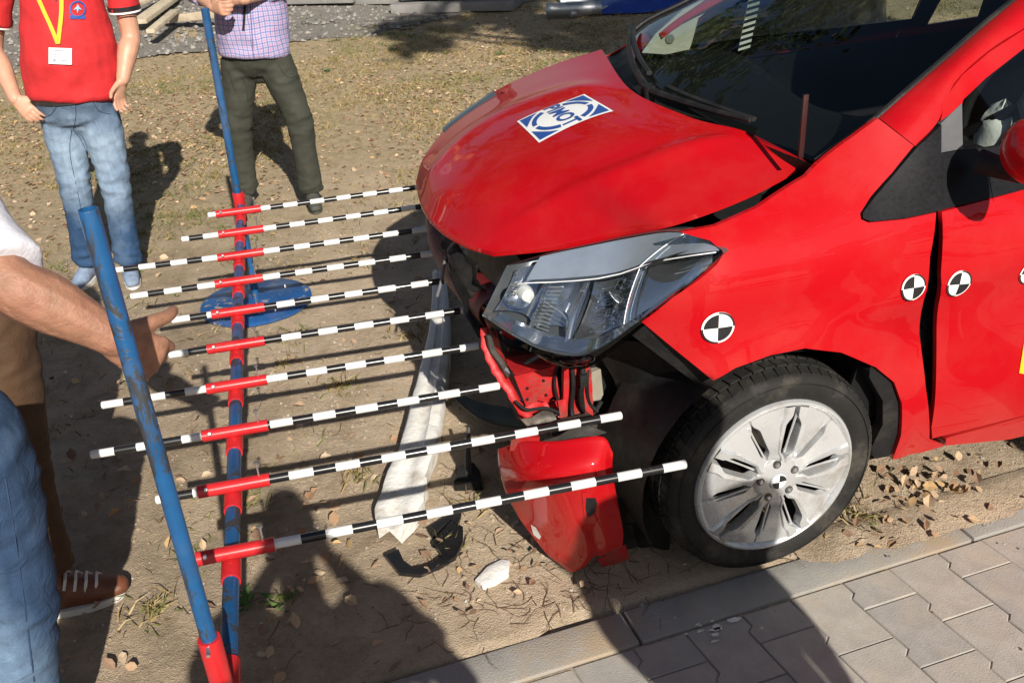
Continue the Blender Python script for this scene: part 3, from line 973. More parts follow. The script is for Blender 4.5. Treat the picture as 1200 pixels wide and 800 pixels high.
# tree behind the photographer whose crown shades the far lawn
def shade(px_, py_, z):
    g = at(px_, py_, 'z', 0)
    t = z / SUN_D.z
    return g + SUN_D * t
cw = []
for (px_, py_, z, r) in ((500, 42, 6.6, .75), (570, 36, 6.9, .85), (640, 34, 6.5, .8), (700, 30, 7.0, .9), (455, 30, 6.8, .6), (560, 12, 7.4, .9), (760, 15, 7.0, 1.0), (660, 10, 7.4, 1.0), (860, 20, 7.0, 1.1), (960, 30, 7.1, 1.1)):
    c = shade(px_, py_, z)
    cw.append((c.x, c.y, c.z, r))
tree(4.4, -3.6, 5.6, .26, cw, 6500, .10, 'tree behind the photographer that shades the far lawn', lean=(-.8, .6))

# ================================================================ measuring frame with striped rods
TH = -0.0566
DR = V((cos(TH), sin(TH), 0)); DB = V((-sin(TH), cos(TH), 0))
B0 = V((-1.3028, -0.0233, 0.482)); SP = 0.2395
ST = 0.0535
rack = tag(empty('measuring_frame', (B0.x, B0.y + 1.0, 0)), 'blue and red tube frame holding ten striped measuring rods before the car', 'measuring frame')
def rbase(k): return B0 + DB * (SP * (9 - k))

def rodparam(k, px):
    lo, hi = -1.5, 1.8
    for _ in range(50):
        mid = (lo + hi) / 2
        if proj(rbase(k) + DR * mid)[0] < px: lo = mid
        else: hi = mid
    return lo
# left end, right end (photo x), a stripe boundary (photo x) where black ends and white begins (going right), sleeve ends
RODS = [(253, 500, 253, 306, 332.1), (221, 509, 256, 309, 339.7), (147, 512, 255, 309, 344.7), (141, 519, 252, 308, 346.2), (190, 543.5, 248, 310, 324.4), (186, 563, 243, 310, 330.3), (106, 565, 242, 313, 359.1), (92, 588.5, 237, 314, 465.6), (203, 733, 232, 316, 338.75), (238, 805.5, 230, 322, 321.25)]
# beam
far_end = rbase(-0.95); near_end = B0 - DB * 0.345
dz = V((0, 0, -0.030))
mb = MB().tube([near_end + dz, far_end + dz], 0.0165, 18)
mb.build('beam', M_BLUEP, rack)
for k, (pl, pr_, sl, sr, pb) in enumerate(RODS):
    b = rbase(k)
    a0, a1 = rodparam(k, pl), rodparam(k, pr_)
    s0, s1 = rodparam(k, sl), rodparam(k, sr)
    tb = rodparam(k, pb)
    per = 2 * ST * 1.0
    for which in (0, 1):                                # rods start and finish on a white band
        e_ = a1 if which else a0
        f_ = ((e_ - tb) / per) % 1.0
        if f_ > .52:
            e_ += -per * (f_ - .52) if which else (per * (1 - f_) if f_ > .62 else -per * (f_ - .52) - .03)
        elif not which and f_ > .36: e_ -= .025
        elif which and .12 < f_: e_ += per * (.52 - f_)
        elif which: e_ -= per * (f_ + .48)
        if which: a1 = e_
        else: a0 = e_
    # rod: its own origin sits where a white band begins, x along the rod
    org = b + DR * tb
    mb = MB()
    sc_ = 1.0
    L0, L1 = (a0 - tb) / sc_, (a1 - tb) / sc_
    n = 14
    # gentle sag of the far rods
    bow = 0.006 if k < 3 else 0.0
    pts = []
    for i in range(9):
        x = L0 + (L1 - L0) * i / 8
        pts.append(V((x, 0, bow * (x * x) * 2)))
    pts = [pts[0] + V((.0, 0, 0)), pts[0] + V((.002, 0, 0))] + pts[1:-1] + [pts[-1] - V((.002, 0, 0)), pts[-1]]
    mb.tube(pts, [.0085, .0105] + [.0105] * (len(pts) - 4) + [.0105, .0085], n)
    o = mb.build('rod', M_STRIPE, None)
    o.rotation_euler = (0, random.gauss(0, .003), TH)
    o.location = org
    o.scale = (sc_, 1, 1)
    o.parent = rack
    o.matrix_parent_inverse = wm(rack).inverted()
    # sleeve: tube along the rod + collar round the beam + two bolts
    mb = MB()
    mb.tube([b + DR * s0, b + DR * s1], 0.0150, 18, False)
    mb.tube([b + DR * s1, b + DR * s0], 0.0112, 18, False)
    for e in (s0, s1):
        c = b + DR * e
        mb.add([c + V((0, 0, 0))], [])
        ring = []
        n0 = len(mb.v)
        for r in (0.0150, 0.0112):
            for q in range(18):
                a = 2 * pi * q / 18
                mb.v.append(c + DB * (r * cos(a)) + V((0, 0, r * sin(a))))
        mb.f += [(n0 + q, n0 + (q + 1) % 18, n0 + 18 + (q + 1) % 18, n0 + 18 + q) for q in range(18)]
    c = b + dz
    hl = 0.045
    mb.tube([c - DB * hl * 1.25, c - DB * (hl * 1.25 - .003), c + DB * hl * .35, c + DB * hl * .38], [.0195, .0205, .0205, .0195], 18)
    sl_o = mb.build('sleeve', M_REDP, rack)
    # bolts: a vertical thumb screw at the right end, a round-headed screw at the left
    bb = b + DR * (s1 - .022)
    hh = random.choice((.030, .034, .045 if k in (7,) else .03))
    mbb = MB().tube([bb + V((0, 0, .012)), bb + V((0, 0, .014 + hh))], .0022, 8)
    mbb.tube([bb + V((0, 0, .014 + hh)), bb + V((0, 0, .019 + hh))], .0055, 6)
    mbb.build('bolt', M_STEEL, sl_o)
    bb = b + DR * (s0 + .02)
    q_ = (V((-.3, -.75, .6))).normalized()
    q_ = (q_ - DR * q_.dot(DR)).normalized()
    MB().tube([bb + q_ * .013, bb + q_ * .017, bb + q_ * .0205], [.0058, .0058, .0035], 12).build('bolt', M_STEEL, sl_o)

# far post on its round base plate
fb = at(301.5, 357, 'z', 0.0)
fhor = V((RF.x, RF.y, 0)).normalized()
r_ = ray(240, 10); ft = CP + r_ * ((fb - CP).dot(fhor) / r_.dot(fhor))
axis_f = (ft - fb).normalized()
mb = MB().tube([fb + V((0, 0, .012)), ft], .0155, 18)
post_f = mb.build('post', M_BLUEP, rack)
mb = MB()
n = 56
R1 = 0.238
prof = [(0.0, .022), (R1 * .97, .016), (R1, .012), (R1, .002), (0.0, .002)]
mb.lathe(prof, (fb.x, fb.y, 0.008), 'z', n)
for v in mb.v:
    v.z += .004 * noise.noise((v.x * 4, v.y * 4, 0))
bp_o = mb.build('base_plate', M_BLUED, rack)
for k in range(4):
    a = .5 + k * pi / 2
    c = fb + V((cos(a) * .15, sin(a) * .15, .03))
    MB().tube([c, c + V((0, 0, .014))], .006, 6).build('bolt', M_STEEL, bp_o)
# near post
nb = near_end + V((-0.035, -0.02, 0))
ntop = at(103, 245, 'y', nb.y + .02)
nbot = at(253.5, 778, 'y', nb.y)
nd = (ntop - nbot).normalized()
mb = MB()
gb = nbot - nd * (nbot.z / nd.z)
ri, ro = .0112, .0136
mb.tube([gb, ntop - nd * .002, ntop], [ro, ro, ro * .96], 22, False)
mb.tube([ntop, ntop - nd * .4], [ri, ri], 22, False)
n0 = len(mb.v)
u_ = nd.cross(V((1, 0, 0))).normalized(); w_ = nd.cross(u_)
for r in (ro * .96, ri):
    for q in range(22):
        a = 2 * pi * q / 22
        mb.v.append(ntop + u_ * r * cos(a) + w_ * r * sin(a))
mb.f += [(n0 + q, n0 + (q + 1) % 22, n0 + 22 + (q + 1) % 22, n0 + 22 + q) for q in range(22)]
mb.build('post', M_BLUEP, rack)
mb = MB(); mb.lathe(prof, (gb.x, gb.y, 0.008), 'z', 56)
mb.build('base_plate', M_BLUED, rack)
# clamps: one sleeve round the beam end, one round the post, welded side by side
def clamp(beam_p, post_a, post_d, sgn):
    mb = MB()
    mb.tube([beam_p - DB * .06 * sgn, beam_p + DB * .055 * sgn], .0215, 18)
    pp = post_a
    mb.tube([pp - post_d * .065, pp - post_d * .06, pp + post_d * .055, pp + post_d * .06], [.0185, .0198, .0198, .0185] if sgn > 0 else [.021, .0225, .0225, .021], 18)
    mb.box((beam_p + pp) / 2, ((beam_p - pp).length + .01, .02, .03), Matrix((((beam_p - pp).normalized()), V((0, 0, 1)).cross((beam_p - pp).normalized()).normalized(), V((0, 0, 1)))).transposed())
    o = mb.build('clamp', M_REDP, rack)
    for c, dd in ((beam_p, 1), (pp, -1)):
        d = (beam_p - pp).normalized() * dd
        mb = MB().tube([c + d * .018, c + d * .026], .009, 6)
        mb.tube([c + d * .026, c + d * .06], .0035, 8)
        mb.tube([c + d * .058 - V((0, .016, 0)), c + d * .058 + V((0, .016, 0))], .0032, 8)
        mb.build('bolt', M_STEEL, o)
clamp(near_end + dz + DB * .01, nbot, nd, 1)
# far clamp where the post passes the beam end
tt = (far_end.z - .03 - fb.z) / axis_f.z
clamp(far_end + dz - DB * .02, fb + axis_f * tt, axis_f, -1)

# ================================================================ the crashed car
car = tag(empty('crashed_car', (1.2, 0.85, 0)), 'red hatchback with bent bonnet and front bumper torn off', 'car')
YW = 1.70                                                # mirror plane of the far side: y -> YW - y

def ys(x, z):
    """left body side"""
    y = 0.03
    if z > 0.78:
        if z < 0.97: y += 1.58 * (z - 0.78) ** 2
        else: y += 0.057 + 0.50 * (z - 0.97)
    if z > 0.84: y += 2.2 * (z - 0.84) ** 2 * (1 - sstep(-0.05, 0.42, x)) * (1 if z < 1.1 else 1.0)
    if z < 0.45: y += 0.6 * (0.45 - z) ** 2
    if x < -0.12: y += 1.1 * (-0.12 - x) ** 2
    if x > 2.2: y += 0.16 * (x - 2.2) ** 2
    if x < 0.9:
        r = hypot(x, z - 0.297)
        y -= 0.022 * exp(-((r - 0.36) / 0.055) ** 2)
        y -= 0.010 * exp(-((z - 0.70 - 0.12 * x) / 0.05) ** 2) * sstep(-0.1, 0.35, x)
        # buckle in the wing where it meets the door
        y += 0.016 * exp(-(((x - 0.36) / 0.07) ** 2 + ((z - 0.60) / 0.10) ** 2))
    return y
def ysR(x, z): return YW - ys(x, z)
def side(px, py, f=ys):
    p = onsurf(px, py, f)
    return (p.x, p.z)
def S(l): return [side(*p) for p in l]

fender_px = [(849, 296), (832, 282), (797, 272), (838, 265), (888, 243), (944, 207), (958, 192), (1000, 160), (1029, 139), (1050, 155), (1071, 171), (1045, 203), (1020, 231), (1008, 250), (1009, 257), (1018, 261),
             (1060, 257), (1097, 249), (1090, 300), (1083, 350), (1077, 392), (1079, 403), (1085, 455), (1089, 514), (1108, 522), (1080, 530), (1046, 538), (1056, 510), (1057, 473), (1048, 448), (1026, 430), (986, 413),
             (943, 408), (903, 416), (862, 431), (836, 446), (794, 412), (752, 377), (789, 348), (840, 310)]
F_xz = S(fender_px)
panel('front_wing', F_xz, ys, M_RED, car, 0.03)
panel('front_wing', F_xz, ysR, M_RED, car, 0.05, sgn=-1)
tri = S([(1102, 146), (1102, 246), (1060, 255), (1019, 259), (1010, 255), (1010, 249), (1046, 205), (1074, 172)])
panel('quarter_trim', tri, ys, M_TRIM, car, 0.03, 0.01, -0.004)
panel('quarter_trim', tri, ysR, M_TRIM, car, 0.05, 0.01, -0.004, -1)
# doors (the front edge follows the photograph, the rest runs out of the frame)
XD = 1.40
de = S([(1103, 248), (1102, 320), (1097, 404), (1091, 500), (1092, 513)])
sx, sz = side(1200, 486)
top0 = side(1168, 231)
door_xz = de + [(sx, sz), (XD, sz - 0.012), (XD, 0.70), (XD, 1.0), (top0[0], top0[1])]
door = panel('front_door', door_xz, ys, M_RED, car, 0.035, 0.014, -0.002)
panel('front_door', door_xz, ysR, M_RED, car, 0.06, 0.014, -0.002, -1)
rd = [(XD + .008, sz - .01), (2.13, .285), (2.2, .50), (2.33, .66), (2.36, 1.03), (XD + .008, 1.0)]
panel('rear_door', rd, ys, M_RED, car, 0.06)
panel('rear_door', rd, ysR, M_RED, car, 0.08, sgn=-1)
rq = [(2.34, .66), (2.42, .66), (2.60, .665), (2.76, .58), (2.85, .42), (2.86, .30), (3.02, .34), (3.08, .60), (3.05, 1.0), (2.98, 1.30), (2.70, 1.47), (2.45, 1.45), (2.55, 1.20), (2.37, 1.03)]
panel('rear_quarter', rq, ys, M_RED, car, 0.06)
panel('rear_quarter', rq, ysR, M_RED, car, 0.08, sgn=-1)
sb = side(1110, 521)
sill = [side(1110, 514), (sx, sz - .012), (2.12, .27), (2.12, .195), (sx, .19), (sb[0], sb[1] - .006)]
panel('sill', sill, ys, M_RED, car, 0.05, 0.06, 0.004)
panel('sill', sill, ysR, M_RED, car, 0.08, 0.06, 0.004, -1)
# dark jamb behind the open gap between wing and door
jamb = S([(1103, 244), (1110, 330), (1108, 420), (1100, 513), (1076, 513), (1068, 400), (1075, 330), (1085, 250)])
panel('door_jamb', jamb, lambda x, z: ys(x, z) + 0.05, M_BLK, car, 0.06)

lin = [(.20, .30), (XD + .9, .28), (XD + .95, .98), (.30, .97)]
panel('door_card', lin, lambda x, z: min(ys(x, z), .10) + .05, M_INT, car, 0.12, 0.01)
panel('door_card', lin, lambda x, z: YW - min(ys(x, z), .10) - .05, M_INT, car, 0.12, 0.01, sgn=-1)
iw = [onsurf(*p, ys) for p in ((770, 285), (838, 265), (888, 243), (944, 207), (962, 188))]
sheet('gap_dark_strip', [[p + V((0, .012, -.045)) for p in iw], [p + V((0, .06, -.085)) for p in iw], [p + V((0, .16, -.14)) for p in iw]], M_BLK, car)  # black strip added below so the gap beside the bonnet looks dark
# window frame, sail panel, belt strip, side glass
wf = S([(1102, 142), (1110, 112), (1128, 88), (1160, 61), (1200, 35), (1250, 6), (1330, -34)])
ctop = (1.30, 1.455)
wf_in = S([(1330, -12), (1250, 28), (1200, 57), (1155, 92), (1129, 117), (1127, 124)])
fr_out = wf + [ctop, (1.48, 1.462), (1.50, 1.02), (1.43, 1.02)]
frame = wf + [ctop, (1.46, 1.46), (1.46, 1.43), (1.30, 1.425)] + wf_in
panel('window_frame', frame, ys, M_RED, car, 0.035, 0.02)
panel('window_frame', frame, ysR, M_RED, car, 0.05, 0.02, sgn=-1)
sail = S([(1102, 145), (1127, 121), (1128, 174), (1102, 179)])
panel('mirror_sail', sail, ys, simple('grey_trim', (0.075, 0.075, 0.08), .5), car, 0.03, 0.01, -0.001)
belt = S([(1102, 180), (1128, 175), (1160, 173), (1240, 157)]) + [(1.45, 1.035), (1.45, 1.0)] + S([(1240, 213), (1168, 230), (1102, 246)])
panel('belt_strip', belt, ys, M_TRIM, car, 0.04, 0.01, -0.001)
panel('belt_strip', belt, ysR, M_TRIM, car, 0.06, 0.01, -0.001, -1)
gl = S([(1128, 122), (1155, 95), (1200, 60), (1250, 30), (1330, -10)]) + [(1.30, 1.42), (1.42, 1.42), (1.42, 1.04)] + S([(1240, 160), (1160, 176), (1129, 178)])
panel('door_window', gl, lambda x, z: ys(x, z) + .014, M_GLASS2, car, 0.08, 0.003)
panel('door_window', gl, lambda x, z: ysR(x, z) - .014, M_GLASS2, car, 0.08, 0.003, sgn=-1)
rg = [(1.50, 1.04), (2.34, 1.06), (2.5, 1.22), (2.42, 1.40), (1.52, 1.42)]
panel('rear_window', rg, lambda x, z: ys(x, z) + .014, M_GLASS2, car, 0.1, 0.003)
panel('rear_window', rg, lambda x, z: ysR(x, z) - .014, M_GLASS2, car, 0.1, 0.003, sgn=-1)
bp = [(1.44, 1.0), (1.52, 1.0), (1.54, 1.44), (1.42, 1.44)]
panel('door_pillar', bp, lambda x, z: ys(x, z) + .004, M_GLOSSBLK, car, 0.08)
panel('door_pillar', bp, lambda x, z: ysR(x, z) - .004, M_GLOSSBLK, car, 0.08, sgn=-1)
rrail = [(1.31, 1.46), (2.0, 1.475), (2.44, 1.455), (2.43, 1.41), (1.5, 1.43), (1.31, 1.43)]
panel('roof_rail', rrail, ys, M_RED, car, 0.06)
panel('roof_rail', rrail, ysR, M_RED, car, 0.06, sgn=-1)

# front pillar: from the wing seam up to the roof
inn = [(1029, 138), (1062, 109), (1105, 72), (1150, 33), (1190, 0), (1240, -42), (1295, -85)]
outp = [(1072, 171), (1100, 141), (1118, 98), (1158, 60), (1199, 34), (1250, 4), (1332, -36)]
ysi = lambda x, z: ys(x, z) + 0.055
pin = [onsurf(*p, ysi) for p in inn]; pout = [onsurf(*p, ys) for p in outp]
grid = []
for a, b in zip(pin, pout):
    mid = (a + b) / 2 + V((-.012, -.016, .006))
    grid.append([a + V((0.01, .012, -.015)), a, mid, b, b + V((.004, .02, -.004))])
pg = cgrid(grid, 24, 12)
sheet('front_pillar', pg, M_RED, car)
sheet('front_pillar', [[V((p.x, YW - p.y, p.z)) for p in r] for r in pg], M_RED, car)

# windscreen: near edge follows the pillar, far edge as seen
near_e = [onsurf(957, 190, ysi), onsurf(1000, 160, ysi)] + pin
near_e = [p + V((0.004, 0.010, -0.004)) for p in near_e]
ne = spline(near_e, 8)
fb0 = at(737, 44, 'y', 1.50)
top_n = ne[-1]
top_f = V((top_n.x, YW - top_n.y, top_n.z))
fe = []
for i in range(9):
    t = i / 8
    fe.append(fb0.lerp(top_f, t) + V((-.02, 0, .02)) * sin(pi * t))
fe[1] = at(760, 25, 'y', 1.49); 
wg = []
for i in range(9):
    a, b = ne[i], fe[i]
    t = i / 8
    row = []
    for j in range(13):
        s = j / 12
        bowv = 4 * s * (1 - s)
        row.append(a.lerp(b, s) + V((-.135 * (1 - .35 * t), 0, .012 + .03 * t)) * bowv)
    wg.append(row)
wgd = cgrid(wg, 24, 36)
sheet('windscreen', wgd, M_GLASS, car)
# black edge band round the glass (ceramic frit) and rubber along the near pillar
mb = MB()
mb.tube([p + V((-.004, -.004, .003)) for p in spline(ne, 30)], .008, 8)
mb.build('windscreen_seal', M_BLK, car)
mb = MB()
mb.tube([p + V((-.004, .004, .003)) for p in spline(fe, 30)], .008, 8)
mb.build('windscreen_seal', M_BLK, car)
# roof
rl = [wg[8]] + [[V((x, (wg[8][j].y - .85) * k + .85, z + .045 * 4 * (j / 12) * (1 - j / 12))) for j in range(13)] for x, z, k in ((1.6, 1.475, 1.03), (2.1, 1.475, 1.02), (2.6, 1.45, .98), (2.85, 1.42, .95))]
sheet('roof', cgrid(rl, 20, 24), M_RED, car, 0.01, (0, 0, -1))
tg_ = [rl[-1], [V((2.99, .25 + 1.2 * j / 12, 1.15)) for j in range(13)], [V((3.06, .14 + 1.42 * j / 12, .98)) for j in range(13)], [V((3.08, .12 + 1.46 * j / 12, .60)) for j in range(13)], [V((3.0, .15 + 1.4 * j / 12, .30)) for j in range(13)]]
sheet('tailgate', cgrid(tg_, 16, 12), M_RED, car, 0.01, (-1, 0, 0))
MB().box((1.6, .85, .22), (2.6, 1.45, .06), None, .01).build('floor_pan', M_INT, car)

# ---------------------------------------------------------------- bonnet
near_px = [(578, 296, .755), (652, 288, .80), (727, 272, .86), (790, 259, .915), (872, 229, .965), (947, 190, 1.0)]
far_px = [(487, 213, .745), (497, 184, .80), (530, 143, .87), (582, 106, .94), (643, 78, 1.01), (705, 58, 1.08)]
front_px = [(578, 296, .755), (541, 284, .748), (509, 263, .745), (493, 239, .745), (487, 213, .745)]
rear_px = [(947, 190, 1.0), (877, 156, 1.05), (808, 137, 1.065), (738, 104, 1.075), (705, 58, 1.08)]
Z = lambda p: at(p[0], p[1], 'z', p[2])
Pn = [Z(p) for p in near_px]; Pf = [Z(p) for p in far_px]
fr_ = [Z(p) for p in front_px]; re_ = [Z(p) for p in rear_px]
ctrl = []
for i in range(6):
    t = i / 5
    row = []
    for j in range(5):
        s = j / 4
        b0 = fr_[j] - fr_[0].lerp(fr_[4], s)
        b1 = re_[j] - re_[0].lerp(re_[4], s)
        row.append(Pn[i].lerp(Pf[i], s) + b0 * (1 - t) + b1 * t + V((0, 0, .055 * 4 * s * (1 - s) * (4 * t * (1 - t)) ** .7)))
    ctrl.append(row)
hg = cgrid(ctrl, 60, 60)
for i, r in enumerate(hg):
    t = i / 60
    for j, p in enumerate(r):
        s = j / 60
        p.z += .010 * exp(-((s - .20 - .06 * t) / .035) ** 2) * sstep(.08, .35, t) * (1 - sstep(.85, 1, t))
        p.z += .010 * exp(-((s - .82 + .04 * t) / .035) ** 2) * sstep(.08, .35, t) * (1 - sstep(.85, 1, t))
        p.z += .004 * noise.noise((s * 5, t * 5, 2)) * sstep(0, .2, t) * sstep(0, .2, s) * sstep(0, .2, 1 - s)
hood = sheet('bonnet', hg, M_RED, car, 0.012, (0.1, 0, -1))
hv = [p for r in hg for p in r]
hf = [(i * 61 + j, i * 61 + j + 1, (i + 1) * 61 + j + 1, (i + 1) * 61 + j) for i in range(60) for j in range(60)]
HB = BVHTree.FromPolygons([tuple(p) for p in hv], hf)
def on_hood(p, off):
    h, n, _, _ = HB.find_nearest(V(p))
    if n.z < 0: n = -n
    return h + n * off
def hood_hit(px, py):
    h, n, _, _ = HB.ray_cast(CP, ray(px, py).normalized())
    return h
# sticker: u across (text direction), v up (towards the windscreen side)
c00, c01, c11, c10 = hood_hit(606, 143), hood_hit(685, 111), hood_hit(719, 131), hood_hit(632, 168)   # bottom-left, top-left, top-right, bottom-right
def stk(u, v, off):
    return on_hood(c00.lerp(c10, u).lerp(c01.lerp(c11, u), v), off)
def flat_on(name, polys, mat, parent, off, fn):
    """flat print: polygons in (u, v) laid on a surface"""
    mb = MB()
    for poly in polys:
        vv, ee, ff, *_ = delaunay_2d_cdt([V(p) for p in poly], [], [list(range(len(poly)))], 1, 1e-7)
        mb.add([fn(v[0], v[1], off) for v in vv], [tuple(f) for f in ff])
    return mk(name, mb.v, mb.f, mat, parent, False)
g = [[stk(i / 10, j / 14, .0018) for i in range(11)] for j in range(15)]
stick = sheet('sticker', g, M_WHITE, car)
tag(stick, 'white sticker with blue ring logo reading PIMOT')
asp = 1.0
def arc(rx, ry, wv, a0, a1, n=18):
    o_ = [(.5 + rx * cos(a0 + (a1 - a0) * i / n), .5 + ry * sin(a0 + (a1 - a0) * i / n)) for i in range(n + 1)]
    i_ = [(.5 + (rx - wv) * cos(a0 + (a1 - a0) * i / n), .5 + (ry - wv * .6) * sin(a0 + (a1 - a0) * i / n)) for i in range(n, -1, -1)]
    return o_ + i_
polys = []
# corner pieces: rectangle corner minus a big ellipse
for sx_ in (0, 1):
    for sy_ in (0, 1):
        pts = []
        for i in range(9):
            a = radians(40 + 24 * i / 8)
            pts.append((.5 + .60 * cos(a) * 1.02, .5 + .54 * sin(a)))
        pts = [(min(x, .955), min(y, .965)) for x, y in pts]
        poly = pts + [(.5 + .26, .965), (.955, .965), (.955, .5 + .34)]
        x0 = [(.955, .70), (.86, .80), (.74, .88), (.60, .965), (.955, .965)]
        poly = x0
        poly = [((x if sx_ else 1 - x), (y if sy_ else 1 - y)) for x, y in poly]
        polys.append(poly if sx_ == sy_ else poly[::-1])
polys.append(arc(.44, .40, .10, radians(25), radians(88)))
polys.append(arc(.44, .40, .10, radians(98), radians(158)))
polys.append(arc(.44, .40, .10, radians(205), radians(268)))
polys.append(arc(.44, .40, .10, radians(278), radians(338)))
for pl_ in polys: flat_on('logo_print', [pl_], M_BLUEV, stick, .0032, stk)
def text_mesh(body, size=1.0, bold=0.0):
    cu = bpy.data.curves.new('lettering', 'FONT'); cu.body = body; cu.size = size; cu.offset = bold
    cu.align_x = 'CENTER'; cu.align_y = 'CENTER'
    o = bpy.data.objects.new('lettering', cu); COL.objects.link(o)
    dg = bpy.context.evaluated_depsgraph_get()
    me = bpy.data.meshes.new_from_object(o.evaluated_get(dg))
    bpy.data.objects.remove(o)
    return me
me = text_mesh('PIMOT', 1.0, 0.025)
xs = [v.co.x for v in me.vertices]; ysr = [v.co.y for v in me.vertices]
x0, x1, y0, y1 = min(xs), max(xs), min(ysr), max(ysr)
tv = [stk(.03 + .94 * (v.co.x - x0) / (x1 - x0), .385 + .23 * (v.co.y - y0) / (y1 - y0), .0034) for v in me.vertices]
mk('lettering', tv, [tuple(p.vertices) for p in me.polygons], M_BLUEV, stick, False)

# cowl, wipers
crow0 = [re_[0] + V((.0, -.03, -.05))] + [p + V((-.02, 0, -.035)) for p in spline(re_, 12)[1:-1]] + [re_[4] + V((0, .02, -.04))]
crow1 = [wg[0][j] + V((.012, 0, -.012)) for j in range(13)]
cw_ = [[a + V((-.06, 0, -.05)) for a in crow0], crow0, [a.lerp(b, .5) + V((0, 0, -.012)) for a, b in zip(crow0, crow1)], crow1]
cowl = sheet('cowl', cgrid(cw_, 9, 24), M_BLKD, car, 0.01, (0, 0, -1))
def gpt(s, t, off):
    a = wgd[0][0]
    j = s * 36; j0 = min(35, int(j)); i = t * 24; i0 = min(23, int(i))
    p = wgd[i0][j0].lerp(wgd[i0][j0 + 1], j - j0).lerp(wgd[i0 + 1][j0].lerp(wgd[i0 + 1][j0 + 1], j - j0), i - i0)
    return p + V(off)
def wiper(s0, s1, t1):
    mb = MB()
    n_ = 10
    arm, bl = [], []
    for i in range(n_ + 1):
        f_ = i / n_
        arm.append(gpt(s0 + (s1 - s0) * f_, t1 * f_, (-.040 + .022 * f_, 0, .002 + .020 * f_)))
        bl.append(gpt(s0 + (s1 - s0) * (.12 + .95 * f_ * .92), t1 * f_ + .015, (-.016, 0, .016)))
    mb.tube(arm, [.014 - .007 * i / n_ for i in range(n_ + 1)], 8, True, (0, 0, 1), .8)
    mb.tube(bl, .007, 6, True, (0, 0, 1), 1.4)
    mb.tube([arm[0] - V((0, 0, .03)), arm[0] + V((0, 0, .012))], .017, 12)
    return mb.build('wiper', M_BLK, car)
wiper(.52, .985, .05)
wiper(.50, .17, .035)
# dark red stick standing at the foot of the windscreen
A = at(938, 186, 'z', 1.045)
MB().box(A + V((0, 0, .075)), (.013, .006, .15), None, .001).build('gauge_stick', M_DRED, car)

# ---------------------------------------------------------------- round black-and-white targets and the yellow mark
def target(px, py, r, f=ys, rot=0.0, parent=None):
    """round sticker with alternating quarters lying on the body"""
    x0, z0 = side(px, py, f)
    def fn(u, v, off):
        x, z = x0 + u * r, z0 + v * r
        y = f(x, z)
        e = .004
        nrm = V(((f(x + e, z) - f(x - e, z)) / (2 * e), -1, (f(x, z + e) - f(x, z - e)) / (2 * e))).normalized()
        return V((x, y, z)) + nrm * off
    disc = [[fn(a * cos(2 * pi * k / 32), a * sin(2 * pi * k / 32), .004) for a in (0, .35, .7, 1.0)] for k in range(33)]
    o = sheet('target_marker', disc, M_WHITE, parent or car)
    polys = []
    for q in (0, 1):
        a0 = rot + q * pi
        polys.append([(0, 0)] + [(.86 * cos(a0 + pi / 2 * i / 10), .86 * sin(a0 + pi / 2 * i / 10)) for i in range(11)])
    for q in (0, 1):                                   # thin dark rim on the white quarters
        a0 = rot + pi / 2 + q * pi
        polys.append([(1.0 * cos(a0 + pi / 2 * i / 10), 1.0 * sin(a0 + pi / 2 * i / 10)) for i in range(11)] + [(.90 * cos(a0 + pi / 2 * i / 10), .90 * sin(a0 + pi / 2 * i / 10)) for i in range(10, -1, -1)])
    flat_on('black_quarters', polys, M_BLKV, o, .0058, fn)
    return o
target(841, 383, .0385, rot=pi / 2)
target(1069.5, 336.5, .0325, rot=pi / 2)
target(1123, 332, .0335, rot=pi / 2 - .1)
target(1207, 318, .0335, rot=pi / 2)
ypoly = S([(1199, 398), (1208, 395), (1212, 440), (1193, 436)])
panel('yellow_mark', ypoly, ys, M_YELV, car, 0.02, 0.001, -0.0045)

# ---------------------------------------------------------------- door mirror
mg = []
mc = V(at(1228, 181, 'y', -.10))
for i in range(13):
    a = pi * i / 12 - pi / 2
    row = []
    for k in range(21):
        b = 2 * pi * k / 20
        x = mc.x + .055 * cos(a) * cos(b) * (1.4 if cos(b) < 0 else .7)
        y = mc.y + .11 * sin(a)
        z = mc.z + .075 * cos(a) ** .6 * sin(b) if cos(a) > 1e-6 else mc.z
        row.append(V((x, y, z)))
    mg.append(row)
mir = sheet('door_mirror', mg, M_RED, car)
MB().tube([mc + V((0, .07, -.055)), mc + V((.0, .12, -.065)), V((mc.x - .02, .07, mc.z - .06))], [.03, .026, .03], 10, True, (0, 0, 1), .8).build('mirror_arm', M_BLK, mir)
MB().lathe([(.0, 0), (.055, 0)], (mc.x + .041, mc.y, mc.z), 'x', 24).build('mirror_glass', M_CHROME, mir)

# ---------------------------------------------------------------- cabin
dash = []
for x, z in ((.26, .995), (.45, 1.01), (.62, 1.0), (.72, .96), (.76, .86), (.74, .62)):
    dash.append([V((x - .10 * 4 * (j / 10) * (1 - j / 10), .12 + 1.46 * j / 10, z + .02 * sin(j * .9))) for j in range(11)])
sheet('dashboard', cgrid(dash, 20, 24), M_INT, car, 0.01, (.3, 0, -1))
for y in (.47, 1.22):
    mb = MB()
    mb.box((1.35, y, .55), (.52, .48, .16), None, .05)
    mb.box((1.66, y, .90), (.15, .46, .62), Matrix.Rotation(.22, 3, 'Y'), .05)
    mb.box((1.76, y, 1.28), (.10, .26, .18), Matrix.Rotation(.2, 3, 'Y'), .04)
    mb.build('seat', M_INT, car)
MB().box((2.35, .85, .72), (.2, 1.25, .6), Matrix.Rotation(.25, 3, 'Y'), .05).build('rear_bench', M_INT, car)
mb = MB()
swc = at(1195, 125, 'y', .42)
swm = Matrix.Rotation(radians(-62), 3, 'Y')
